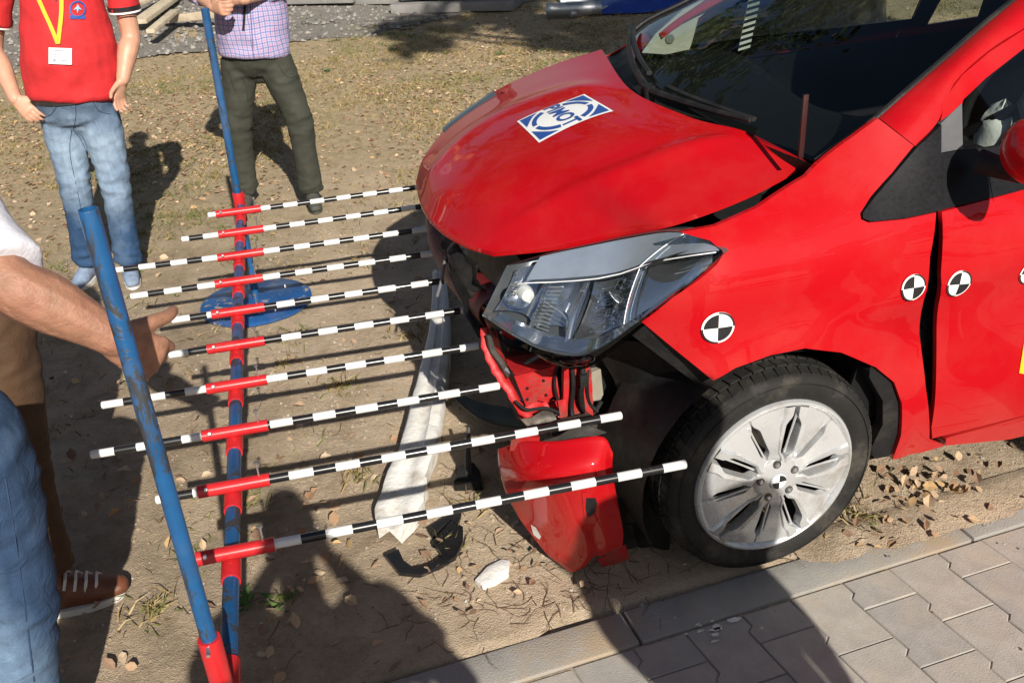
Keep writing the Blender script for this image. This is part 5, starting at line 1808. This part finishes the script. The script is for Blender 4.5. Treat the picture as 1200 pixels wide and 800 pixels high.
# foam bar: three bends, ragged near end
cl = [(512, 338, 480, .0), (527, 336, 0, 0)]
L_ = [(508, 330), (507, 365), (503, 400), (496, 430), (488, 460), (478, 500), (468, 535), (455, 560), (447, 585), (440, 603), (443, 622)]
R_ = [(523, 328), (527, 365), (528, 400), (527, 430), (523, 460), (516, 505), (512, 530), (503, 552), (499, 575), (494, 600), (470, 628)]
lp = spline([at(*p, 'z', .03) for p in L_], 40); rp = spline([at(*p, 'z', .03) for p in R_], 40)
g = []
for i, (a, b) in enumerate(zip(lp, rp)):
    t = i / 40
    e = (b - a)
    h = .085 - .035 * t
    jag = noise.noise((t * 30, 1, 0)) * .02 * sstep(.5, .8, t)
    a = a + e * jag; b = b - e * noise.noise((t * 26, 8, 0)) * .10 * sstep(.5, .8, t)
    e = (b - a)
    a0, b0 = V((a.x, a.y, .003)), V((b.x, b.y, .003))
    zt = V((0, 0, h - .03))
    row = [a0, a + zt * .8, a + e * .08 + zt, a + e * .35 + zt * 1.05, a + e * .42 + zt * .85, a + e * .62 + zt * .85, a + e * .7 + zt * 1.1, a + e * .93 + zt, b + zt * .8, b0]
    g.append([p + V((0, 0, .006 * noise.noise(p * 14))) for p in row])
capn = [[sum(r, V()) / len(r)] * len(r) for r in (g[0], g[-1])]
fbar = sheet('foam_bar', [capn[0]] + g + [capn[1]], M_FOAM, None)
tag(fbar, 'long white foam bumper bar lying on the sand under the rods', 'foam bar')

# ================================================================ people
def limb(mb, pts, rad, n=14, up=(0, -1, 0), caps=True):
    """rounded limb through joints; rad entries are r or (ru, rw): ru along 'up', rw across"""
    pts = [V(p) for p in pts]
    P = spline(pts, (len(pts) - 1) * 4)
    rr = [(r if hasattr(r, '__len__') else (r, r)) for r in rad]
    RR = []
    m_ = len(rr) - 1
    for i in range(len(P)):
        u = i / (len(P) - 1) * m_; k = min(int(u), m_ - 1); t = u - k
        t = t * t * (3 - 2 * t)
        RR.append((rr[k][0] * (1 - t) + rr[k + 1][0] * t, rr[k][1] * (1 - t) + rr[k + 1][1] * t))
    if caps:
        d0 = (P[0] - P[1]).normalized(); d1 = (P[-1] - P[-2]).normalized()
        a0, a1 = min(RR[0]), min(RR[-1])
        P = [P[0] + d0 * a0 * .9, P[0] + d0 * a0 * .6] + P + [P[-1] + d1 * a1 * .6, P[-1] + d1 * a1 * .9]
        RR = [(RR[0][0] * .4, RR[0][1] * .4), (RR[0][0] * .8, RR[0][1] * .8)] + RR + [(RR[-1][0] * .8, RR[-1][1] * .8), (RR[-1][0] * .4, RR[-1][1] * .4)]
    mb.tube(P, RR, n, True, up)

def remesh(mb, name, mat, parent, vox, smooth=4, wr=None):
    """weld overlapping limbs into one continuous skin"""
    o = mk(name, mb.v, mb.f, mat, None)
    bm = bmesh.new(); bm.from_mesh(o.data)
    bmesh.ops.recalc_face_normals(bm, faces=bm.faces[:])
    bm.to_mesh(o.data); bm.free()
    md = o.modifiers.new('r', 'REMESH'); md.mode = 'VOXEL'; md.voxel_size = vox; md.adaptivity = 0
    s = o.modifiers.new('s', 'SMOOTH'); s.factor = .5; s.iterations = smooth
    dg = bpy.context.evaluated_depsgraph_get()
    me = bpy.data.meshes.new_from_object(o.evaluated_get(dg))
    bpy.data.objects.remove(o)
    if wr:
        amp, fr, st, seed = wr
        vs = [v.co.copy() for v in me.vertices]; ns = [v.normal.copy() for v in me.vertices]
        for v, p, n in zip(me.vertices, vs, ns):
            q = V((p.x * fr, p.y * fr, p.z * fr * st)) + V((seed, 0, 0))
            w1 = 1 - abs(noise.noise(q)) * 2
            w2 = noise.noise(q * 2.3 + V((0, 7, 0)))
            a_ = amp(p) if callable(amp) else amp
            v.co = p + n * (a_ * (w1 * .8 + w2 * .5))
    me.polygons.foreach_set('use_smooth', [True] * len(me.polygons))
    o = bpy.data.objects.new(name, me); me.materials.clear(); me.materials.append(mat)
    link(o)
    o.parent = parent
    o.matrix_parent_inverse = wm(parent).inverted()
    return o

def hand(mb, wrist, d, side_v, k=1.0, curl=.5, spread=.0, thumb=None):
    """palm, four unequal fingers and a thumb; d = pointing direction, side_v = towards the thumb"""
    d = d.normalized(); s = (side_v - d * side_v.dot(d)).normalized(); n = d.cross(s)      # n = back of hand side or palm side
    limb(mb, [wrist - d * .02 * k, wrist + d * .02 * k, wrist + d * .085 * k], [(.024 * k, .019 * k), (.034 * k, .017 * k), (.040 * k, .014 * k)], 12, s)
    for i, (o_, l) in enumerate(((.033, .075), (.0115, .084), (-.010, .078), (-.0305, .062))):
        b = wrist + d * .080 * k + s * o_ * k
        pts = [b]
        a = 0
        dd = d.copy()
        for j, f in enumerate((.45, .32, .26)):
            a += curl * (.55 + .35 * j) + .06 * i
            dd = d * cos(a) - n * sin(a) + s * (spread * (1.5 - i))
            pts.append(pts[-1] + dd.normalized() * l * f * k)
        limb(mb, pts, [.0092 * k, .0084 * k, .0078 * k, .0068 * k], 10, s)
    t0 = wrist + d * .02 * k + s * .022 * k
    td = thumb if thumb is not None else (d * .75 + s * .65 - n * .25).normalized()
    t1 = t0 + (s * .6 + d * .6 - n * .1).normalized() * .040 * k
    limb(mb, [t0, t1, t1 + td * .032 * k, t1 + (td - n * .2).normalized() * .058 * k], [.016 * k, .0125 * k, .0110 * k, .0090 * k], 8, s)

def head(mb, neck, hc, k, fwd):
    f = V((fwd.x, fwd.y, 0)).normalized(); r = f.cross(V((0, 0, 1)))
    limb(mb, [neck - V((0, 0, .04)) * k, neck + V((0, 0, .04)) * k, hc - V((0, 0, .05)) * k], [.062 * k, .056 * k, .056 * k], 14, f)
    limb(mb, [hc + V((0, 0, -.085)) * k + f * .02 * k, hc + V((0, 0, -.04)) * k + f * .012 * k, hc + V((0, 0, .03)) * k, hc + V((0, 0, .075)) * k - f * .01 * k], [(.052 * k, .045 * k), (.080 * k, .066 * k), (.094 * k, .075 * k), (.078 * k, .064 * k)], 16, f)
    limb(mb, [hc + f * .082 * k + V((0, 0, .02)) * k, hc + f * .100 * k + V((0, 0, -.022)) * k, hc + f * .088 * k + V((0, 0, -.034)) * k], [.010 * k, .015 * k, .012 * k], 8, r)
    limb(mb, [hc + f * .072 * k - r * .02 * k + V((0, 0, -.060)) * k, hc + f * .080 * k + V((0, 0, -.060)) * k, hc + f * .072 * k + r * .02 * k + V((0, 0, -.060)) * k], .008 * k if False else [.007 * k, .010 * k, .007 * k], 8)
    for e in (-1, 1):
        limb(mb, [hc + r * e * .074 * k + V((0, 0, .015)) * k - f * .01 * k, hc + r * e * .084 * k + V((0, 0, -.02)) * k - f * .005 * k], [(.018 * k, .008 * k), (.012 * k, .007 * k)], 8, f)

def person(label, J, k, mats, shirt_len=.0, sleeve=.5, vox=.010, curl=.5, fat=0.0, hands=True, cat='person', wear=True, group=None, hem=None, belt=True, shoe='sneak', hand_dirs=None):
    """J: world joints. k: stature factor (1 = 1.75 m)."""
    root = tag(empty('person', (J['ankle_l'] + J['ankle_r']) / 2 * 1.0), label, cat, group)
    root.location.z = 0
    f = J['fwd']; f = V((f.x, f.y, 0)).normalized(); r = f.cross(V((0, 0, 1)))
    skin, top, bot, shoem = mats
    pelvis = (J['hip_l'] + J['hip_r']) / 2
    waist = J.get('waist', pelvis.lerp((J['sh_l'] + J['sh_r']) / 2, .35))
    chest = pelvis.lerp((J['sh_l'] + J['sh_r']) / 2, .75)
    neck = J.get('neck', (J['sh_l'] + J['sh_r']) / 2 + V((0, 0, .06 * k)))
    hc = J.get('head', neck + V((0, 0, .16 * k)) + f * .03 * k)
    # body
    b = MB()
    head(b, neck, hc, k, J.get('look', f))
    limb(b, [pelvis + V((0, 0, .06 * k)), waist, chest, neck - V((0, 0, .05)) * k], [(.08 * k, .12 * k), (.075 * k, .11 * k), (.085 * k, .13 * k), (.05 * k, .06 * k)], 16, f)
    for s in 'lr':
        sh, el, wr = J['sh_' + s], J['el_' + s], J['wr_' + s]
        limb(b, [neck.lerp(sh, .5) - V((0, 0, .05 * k)), sh, sh.lerp(el, .5), el, el.lerp(wr, .35), wr], [x_ * k * J.get('arm_' + s, 1.0) for x_ in (.05, .047, .043, .040, .043, .029)], 12, f)
        if hands:
            d = J.get('hd_' + s, (wr - el).normalized())
            tv = J.get('th_' + s, f)
            hand(b, wr, d, tv, k * J.get('hand_' + s, 1.02), J.get('curl_' + s, curl))
        hp, kn, an = J['hip_' + s], J['kn_' + s], J['ankle_' + s]
        limb(b, [hp.lerp(kn, .15), kn, an], [.060 * k, .045 * k, .035 * k], 10, f)
    remesh(b, 'body', skin, root, J.get('bvox', vox * .75), 2)
    hf_ = J.get('look', f); hf_ = V((hf_.x, hf_.y, 0)).normalized(); hr_ = hf_.cross(V((0, 0, 1)))
    for e in (-1, 1):
        ec = hc + hf_ * .079 * k + hr_ * e * .031 * k + V((0, 0, .008)) * k
        m0 = MB(); limb(m0, [ec - hr_ * .009 * k, ec + hr_ * .009 * k], [(.007 * k, .006 * k)] * 2, 8, (0, 0, 1)); m0.build('eye', M_WHITE, root)
        m0 = MB(); limb(m0, [ec + hf_ * .0045 * k, ec + hf_ * .0062 * k], [.0042 * k] * 2, 8); m0.build('iris', M_BELT, root)
        bc = ec + V((0, 0, .019)) * k + hf_ * .006 * k
        m0 = MB(); limb(m0, [bc - hr_ * .017 * k, bc + V((0, 0, .003)) * k, bc + hr_ * .017 * k], [.004 * k, .005 * k, .004 * k], 8); m0.build('eyebrow', M_HAIR, root)
    # hair
    h = MB()
    limb(h, [hc + V((0, 0, .0)) * k - f * .03 * k, hc + V((0, 0, .05)) * k - f * .012 * k, hc + V((0, 0, .088)) * k - f * .008 * k], [(.083 * k, .084 * k), (.099 * k, .087 * k), (.078 * k, .068 * k)], 14, J.get('look', f))
    remesh(h, 'hair', M_HAIR, root, .014, 2)
    # trousers
    t = MB()
    for s in 'lr':
        hp, kn, an = J['hip_' + s], J['kn_' + s], J['ankle_' + s]
        limb(t, [hp + V((0, 0, .03 * k)), hp.lerp(kn, .35), kn, kn.lerp(an, .45), an + (kn - an).normalized() * J.get('hem_up', .02)], [.098 * k, .094 * k, .077 * k, .070 * k, .068 * k], 16, f, False)
    limb(t, [J['hip_l'] + V((0, 0, .02 * k)), J['hip_r'] + V((0, 0, .02 * k))], [.098 * k, .098 * k], 16, f)
    limb(t, [pelvis - V((0, 0, .035 * k)), pelvis + V((0, 0, .05 * k))], [(.07 * k, .085 * k), (.10 * k, .13 * k)], 16, f)
    wl = J.get('belt', waist.lerp(pelvis, .45))
    limb(t, [pelvis - V((0, 0, .05 * k)), pelvis + V((0, 0, .02 * k)), wl], [(.085 * k, .12 * k), (.112 * k + fat * .5, .172 * k + fat * .3), (.118 * k + fat, .165 * k + fat * .6)], 20, f, False)
    kz = (J['kn_l'].z + J['kn_r'].z) / 2; az = J['ankle_l'].z
    def amp(p):
        return .0035 + .006 * exp(-((p.z - kz) / .08) ** 2) + .010 * exp(-((p.z - az - .04) / .07) ** 2) + .005 * exp(-((p.z - pelvis.z + .06) / .07) ** 2)
    remesh(t, 'trousers', bot, root, vox, 9, (amp, 9.5, 2.1, random.uniform(0, 50)))
    if belt:
        bl = MB()
        limb(bl, [wl - V((0, 0, .022 * k)), wl + V((0, 0, .012 * k))], [(.121 * k + fat, .166 * k + fat * .6)] * 2, 28, f, False)
        bl.build('belt', M_BELT, root)
    # shirt
    s_ = MB()
    hemp = hem if hem is not None else wl
    limb(s_, [hemp, hemp.lerp(chest, .4), chest, neck - V((0, 0, .055 * k))], [(.128 * k + fat, .178 * k + fat * .6), (.132 * k + fat * 1.25, .178 * k + fat * .7), (.128 * k + fat * .4, .185 * k), (.075 * k, .095 * k)], 24, f, False)
    for s in 'lr':
        sh, el, wr = J['sh_' + s], J['el_' + s], J['wr_' + s]
        if sleeve <= 1: e1_, pts, rd = sh.lerp(el, sleeve), None, None
        if sleeve <= 1:
            pts = [neck.lerp(sh, .55) - V((0, 0, .05 * k)), sh, sh.lerp(el, sleeve * .6), e1_]; rd = [.07 * k, .073 * k, .070 * k, .072 * k]
        else:
            pts = [neck.lerp(sh, .55) - V((0, 0, .05 * k)), sh, sh.lerp(el, .5), el, el.lerp(wr, (sleeve - 1))]; rd = [.07 * k, .070 * k, .064 * k, .058 * k, .050 * k]
        limb(s_, pts, rd, 14, f, False)
    remesh(s_, 'shirt', top, root, vox, 3, (lambda p: .007 + .007 * exp(-((p.z - hemp.z - .05) / .1) ** 2), 6, 1.3, random.uniform(0, 50)))
    # shoes
    for s in 'lr':
        an = J['ankle_' + s]
        td = J.get('toe_' + s, f); td = V((td.x, td.y, 0)).normalized()
        up = V((0, 0, 1))
        g0 = V((an.x, an.y, 0.0))
        m1 = MB()
        limb(m1, [g0 - td * .045 * k + up * .05 * k, g0 + td * .01 * k + up * .062 * k, g0 + td * .09 * k + up * .048 * k, g0 + td * .165 * k + up * .036 * k], [(.046 * k, .034 * k), (.056 * k, .040 * k), (.040 * k, .044 * k), (.024 * k, .036 * k)], 14, (0, 0, 1))
        limb(m1, [g0 + up * .06 * k, g0 + up * .10 * k], [.042 * k, .043 * k], 12, td)
        for v in m1.v: v.z = max(v.z, .018 * k)
        sh_o = remesh(m1, 'shoe', shoem, root, .008, 2)
        m2 = MB()
        pts = []
        for q in range(28):
            a = 2 * pi * q / 28
            x = .118 * k * cos(a) + .055 * k; y = (.043 + .008 * cos(a)) * k * sin(a)
            pts.append(g0 + td * x + td.cross(up) * y)
        m2.add([p + up * .001 for p in pts] + [p + up * .024 * k for p in pts], [(i, (i + 1) % 28, 28 + (i + 1) % 28, 28 + i) for i in range(28)] + [tuple(range(27, -1, -1)), tuple(28 + i for i in range(28))])
        m2.build('sole', M_SOLE if shoe != 'dark' else M_DSHOE, sh_o, True, None, 50)
        if shoe == 'lace':
            for q in range(4):
                c = g0 + td * (.042 + q * .024) * k + up * (.112 - q * .0105) * k
                sd_ = td.cross(up)
                m3 = MB().tube([c - sd_ * .034 * k - up * .022 + td * .008, c - sd_ * .02 * k, c + up * .004, c + sd_ * .02 * k, c + sd_ * .034 * k - up * .022 - td * .008], .0042, 6)
                m3.build('lace', M_SOLE, sh_o)
    return root

def part_bvh(root, nm):
    o = [c for c in root.children if c.name.startswith(nm)][0]
    return BVHTree.FromPolygons([tuple(v.co) for v in o.data.vertices], [tuple(p.vertices) for p in o.data.polygons])
def seam(root, B, px, mat, r=.0014, name='seam'):
    pts = []
    P_ = spline([V((a, b, 0)) for a, b in px], 14)
    for p in P_:
        h, n, _, _ = B.ray_cast(CP, ray(p.x, p.y).normalized())
        if h is not None: pts.append(h + n * (.0006 if n.dot(ray(p.x, p.y)) < 0 else -.0006))
    if len(pts) > 3:
        MB().tube(pts, r, 6).build(name, mat, root)

def vplane(foot):
    """upright plane through a foot point, facing the camera"""
    fh = V((RF.x, RF.y, 0)).normalized()
    def q(px, py, dd=0.0):
        r_ = ray(px, py)
        return CP + r_ * (((foot - CP).dot(fh) + dd) / r_.dot(fh))
    return q, fh

# ---- man in the red polo shirt
ft = at(128, 326, 'z', 0)
Q, fh = vplane(ft)
face = -fh
J = dict(fwd=face + V((.15, 0, 0)), ankle_l=Q(150, 306, -.02), ankle_r=Q(105, 318, .0), kn_l=Q(134, 212, -.03), kn_r=Q(88, 216, -.03), hip_l=Q(116, 134), hip_r=Q(72, 138),
         sh_l=Q(128, -62, .04), sh_r=Q(2, -48, .04), el_l=Q(153, 40, .05), el_r=Q(-8, 55, .05), wr_l=Q(144, 93, -.06), wr_r=Q(18, 116, -.10), waist=Q(80, 68, .0), belt=Q(87, 108, .0), arm_l=1.15, arm_r=1.15, bvox=.0055)
J['ankle_l'].z = .07; J['ankle_r'].z = .07
J['hd_l'] = Q(138, 122, -.08) - J['wr_l']; J['th_l'] = -RX * .5 - fh
J['hd_r'] = Q(40, 138, -.14) - J['wr_r']; J['th_r'] = RX + V((0, 0, .2))
J['toe_l'] = face + V((.35, 0, 0)); J['toe_r'] = face + V((-.1, 0, 0))
man1 = person('man in red polo shirt and faded jeans with yellow lanyard', J, .86, (M_SKIN, M_POLO, denim_mat('faded_denim', (0.028, 0.065, 0.14), (0.23, 0.31, 0.41), tuple((J['kn_l'] + J['kn_r']) / 2 + V((0, -.1, .12))), (.34, .30, .36)), M_SNEAK),
              sleeve=.72, fat=.06, curl=.35, hem=Q(88, 112, 0), vox=.009)
# shirt trims, lanyard, badge, emblem: laid on the front of the shirt
def shirt_bvh(root):
    o = [c for c in root.children if c.name.startswith('shirt')][0]
    return BVHTree.FromPolygons([tuple(v.co) for v in o.data.vertices], [tuple(p.vertices) for p in o.data.polygons])
SB1 = shirt_bvh(man1)
def on_shirt(B, px, py, off):
    h, n, _, _ = B.ray_cast(CP, ray(px, py).normalized())
    if h is None: return Q(px, py, -.1)
    return h - ray(px, py).normalized() * off
for line in ([(34, -40), (42, -10), (50, 10), (60, 32), (68, 52)], [(70, -40), (72, -10), (72, 15), (70, 35), (68, 52)]):
    L = spline([on_shirt(SB1, *p, .006) for p in line], 16)
    g = [[p - RX * .0085, p + RX * .0085] for p in L]
    sheet('lanyard', g, M_YLAN, man1, .002, tuple(-RF))
c = [on_shirt(SB1, *p, .012) for p in ((57, 56), (84, 57), (84, 76), (57, 75))]
bd = sheet('name_badge', [[c[3], c[2]], [c[0], c[1]]], M_WHITE, man1, .002, tuple(RF))
def badge_fn(u, v, off): return c[3].lerp(c[2], u).lerp(c[0].lerp(c[1], u), v) - RF * (off)
rows_ = [[(.25, .80), (.85, .80), (.85, .86), (.25, .86)], [(.2, .55), (.9, .55), (.9, .60), (.2, .60)], [(.2, .42), (.75, .42), (.75, .47), (.2, .47)], [(.55, .18), (.8, .18), (.8, .26), (.55, .26)], [(.2, .14), (.32, .14), (.32, .30), (.2, .30)]]
flat_on('badge_print', rows_, simple('grey_print', (.25, .27, .32), .6), bd, .002, badge_fn)
def emb(u, v, off): return on_shirt(SB1, 91 + u * 10, 11 - v * 10, off)
ring = [[(cos(2 * pi * i / 24), sin(2 * pi * i / 24)) for i in range(25)] + [(.8 * cos(2 * pi * i / 24), .8 * sin(2 * pi * i / 24)) for i in range(24, -1, -1)]]
vs = [emb(*p, .006) for p in ring[0]]
mk('emblem', vs, [(i, i + 1, 48 - i, 49 - i) for i in range(24)], M_BLUEV, man1, False)
M_LBLUE = simple('light_blue_print', (.25, .45, .62), .6)
mk('emblem', [emb(*p, .0065) for p in ((-.5, -.1), (-.1, .35), (0, .6), (.12, .35), (.5, -.1), (.12, .0), (0, -.5), (-.12, .0))], [(0, 1, 7), (1, 2, 3), (3, 4, 5), (1, 3, 5, 7), (5, 6, 7)], M_LBLUE, man1, False)
mk('emblem', [emb(*p, .0065) for p in ((-.95, -.75), (.95, -.75), (.85, -1.15), (-.85, -1.15))], [(0, 1, 2, 3)], M_BLUEV, man1, False)
# white-edged dark sleeve hems
for s in 'lr':
    sh, el = J['sh_' + s], J['el_' + s]
    a = sh.lerp(el, .66); d = (el - sh).normalized()
    for o0, o1, mt in ((.0, .018, M_BLKV), (.020, .027, M_WHITE)):
        m_ = MB(); m_.tube([a + d * o0, a + d * o1], .0665, 20, False); m_.build('sleeve_hem', mt, man1)

TB = part_bvh(man1, 'trousers')
M_SEAMB = simple('denim_seam', (.02, .045, .10), .9)
for px in ([(88, 118), (89, 135), (86, 152)], [(50, 138), (60, 134), (68, 122)], [(108, 118), (116, 130), (130, 134)], [(86, 152), (98, 170), (106, 200), (112, 240), (116, 290)], [(84, 152), (82, 180), (92, 230), (104, 290)]):
    seam(man1, TB, px, M_SEAMB)
SBX = part_bvh(man1, 'shirt')
seam(man1, SBX, [(64, -30), (65, -12), (66, 2)], M_BLKV, .003, 'placket')
# ---- man in the checked shirt
ft = at(328, 240, 'z', 0)
Q, fh = vplane(ft)
face = -fh
J = dict(fwd=face, ankle_l=Q(364, 216, -.05), ankle_r=Q(288, 222, .0), kn_l=Q(350, 138, -.06), kn_r=Q(279, 146, -.02), hip_l=Q(322, 74), hip_r=Q(280, 78),
         sh_l=Q(338, -98, .05), sh_r=Q(232, -90, .05), el_l=Q(345, -20, .06), el_r=Q(222, -16, .02), wr_l=Q(285, 0, -.22), wr_r=Q(249, 8, -.24), waist=Q(296, 20), belt=Q(298, 46), bvox=.0055)
J['ankle_l'].z = .07; J['ankle_r'].z = .07
J['hd_l'] = -RX + V((0, 0, .1)); J['th_l'] = V((0, 0, 1)) - fh * .3
J['hd_r'] = RX * .6 - fh * .6; J['th_r'] = V((0, 0, 1))
J['toe_l'] = face + V((.25, 0, 0)); J['toe_r'] = face
man2 = person('man in checked shirt and dark green trousers holding the far post', J, .90, (M_SKIN, M_PLAID, M_OLIVE, M_DSHOE), sleeve=1.55, fat=.03, curl=.75, hem=Q(298, 64), belt=False, shoe='dark', vox=.009)
# camera held at his chest with its strap
cpos = Q(258, -14, -.24)
cm_ = tag(MB().box(cpos, (.11, .06, .075), Matrix.Rotation(.2, 3, 'Z'), .01).lathe([(.0, -.075), (.028, -.07), (.032, -.02), (.03, .0)], cpos, 'y', 20).build('camera', M_BLK, None), 'black camera in the hands of the checked shirt man', 'camera')
SB2 = shirt_bvh(man2)
L = spline([on_shirt(SB2, *p, .008) for p in ((289, -20), (287, 5), (286, 22), (285, 36))], 10)
sheet('camera_strap', [[p - RX * .006, p + RX * .006] for p in L], M_BLK, cm_, .002, tuple(RF))
TB = part_bvh(man2, 'trousers')
M_SEAMG = simple('dark_seam', (.012, .013, .009), .9)
for px in ([(300, 80), (301, 92), (300, 102)], [(268, 84), (272, 98), (277, 110)], [(326, 76), (334, 88), (342, 92)], [(300, 102), (312, 125), (328, 160), (348, 205)], [(340, 92), (346, 90), (352, 92)], [(282, 90), (288, 100), (290, 118)]):
    seam(man2, TB, px, M_SEAMG)
SBX = part_bvh(man2, 'shirt')
seam(man2, SBX, [(292, -20), (294, 20), (296, 50), (297, 74)], simple('shirt_placket', (.10, .11, .22), .8), .0025, 'placket')
# ---- man in white shirt reaching in from the left
J = dict(fwd=V((.55, -.75, 0)), ankle_r=at(62, 692, 'z', .07), ankle_l=V((-2.05, .80, .07)), kn_r=at(20, 545, 'y', .58), kn_l=V((-2.05, .72, .46)), hip_r=at(-8, 392, 'y', .63), hip_l=V((-2.06, .72, .80)),
         sh_l=at(-70, 235, 'y', .02), sh_r=V((-2.15, .42, 1.28)), el_l=at(8, 330, 'y', -.13), el_r=V((-2.30, .30, 1.0)), wr_l=at(133, 395, 'y', -.14), wr_r=V((-2.2, .1, .85)), waist=V((-1.98, .56, 1.0)), belt=V((-1.99, .66, .88)))
J['ankle_r'].z = .07
J['neck'] = (J['sh_l'] + J['sh_r']) / 2 + V((.03, -.05, .08))
J['hd_l'] = at(182, 424, 'y', -.10) - J['wr_l']; J['th_l'] = RU * .9 + RX * .35; J['curl_l'] = .80; J['arm_l'] = 1.18; J['hand_l'] = 1.15; J['bvox'] = .0042
J['toe_r'] = V((1, .05, 0)); J['toe_l'] = V((.8, -.3, 0)); J['hem_up'] = .07
person('man in white shirt and brown trousers reaching in from the left', J, .97, (M_SKINT, M_WSHIRT, M_BROWNT, M_LEATH), sleeve=.93, hem=V((-1.99, .64, .90)), vox=.009, shoe='lace', fat=.01)
# ---- bystander in blue jeans at the left edge
J = dict(fwd=V((.8, .5, 0)), ankle_r=at(54, 950, 'y', -.10), ankle_l=V((-2.02, .02, .07)), kn_r=at(13, 680, 'y', -.12), kn_l=V((-1.98, .05, .46)), hip_r=at(-52, 480, 'y', -.12), hip_l=V((-1.96, -.04, .86)),
         sh_l=V((-2.16, .10, 1.32)), sh_r=V((-2.06, -.24, 1.32)), el_l=V((-2.22, .16, 1.05)), el_r=V((-2.10, -.32, 1.05)), wr_l=V((-2.14, .2, .82)), wr_r=V((-2.06, -.30, .82)))
J['ankle_r'].z = .07
J['waist'] = V((-1.98, -.08, 1.04)); J['belt'] = V((-1.90, -.08, .95)); J['hip_r'].z = min(J['hip_r'].z, .90)
byst = person('bystander in dark blue jeans standing nearest, at the left edge', J, .95, (M_SKIN, M_GREYT, denim_mat('blue_denim', (0.028, 0.055, 0.11), (0.13, 0.20, 0.30), (-1.75, -.15, .45), (.15, .3, .35)), M_DSHOE), sleeve=.5, vox=.010, shoe='dark')

TB = part_bvh(byst, 'trousers')
seam(byst, TB, [(6, 560), (16, 620), (26, 690), (34, 750), (40, 798)], M_SEAMB, .0014)
# ---- people behind the camera, seen only by their shadows
def stand(x, y, k, face, label, top, bot, arms='down', sleeve=.5, st=1.0):
    f = V((face[0], face[1], 0)).normalized(); r = f.cross(V((0, 0, 1)))        # r = the person's right
    W_ = lambda a, b, z: V((x, y, 0)) + (r * a + f * b + V((0, 0, z))) * k
    J = dict(fwd=f, ankle_r=W_(.11 * st, 0, .08), ankle_l=W_(-.11 * st, .02, .08), kn_r=W_(.10 * st, .02, .50), kn_l=W_(-.10 * st, .03, .50), hip_r=W_(.09 * st, 0, .92), hip_l=W_(-.09 * st, 0, .92), sh_r=W_(.19, 0, 1.42), sh_l=W_(-.19, 0, 1.42))
    if arms == 'down':
        J.update(el_r=W_(.225, -.03, 1.12), el_l=W_(-.225, -.03, 1.12), wr_r=W_(.175, .08, .87), wr_l=W_(-.175, .08, .87))
    else:
        J.update(el_r=W_(.32, .06, 1.20), el_l=W_(-.32, .06, 1.20), wr_r=W_(.09, .10, 1.50), wr_l=W_(-.09, .10, 1.50))
        J.update(hd_r=W_(.02, .1, 1.6) - W_(.09, .08, 1.5), hd_l=W_(-.02, .1, 1.6) - W_(-.09, .08, 1.5))
    return person(label, J, k, (M_SKIN, top, bot, M_DSHOE), sleeve=sleeve, vox=.02, shoe='dark')
stand(-1.10, -1.98, .98, (.15, 1, 0), 'photographer standing behind the camera, casting the shadow at lower left', M_GREYT, M_OLIVE, 'up', .6)
stand(-.17, -1.80, .98, (.2, 1, 0), 'person behind the camera whose shadow crosses the front wheel', M_GREYT, M_BROWNT, st=.62)
stand(1.32, -1.75, .95, (-.2, 1, 0), 'person behind the camera whose shadow touches the right edge', M_GREYT, M_OLIVE)
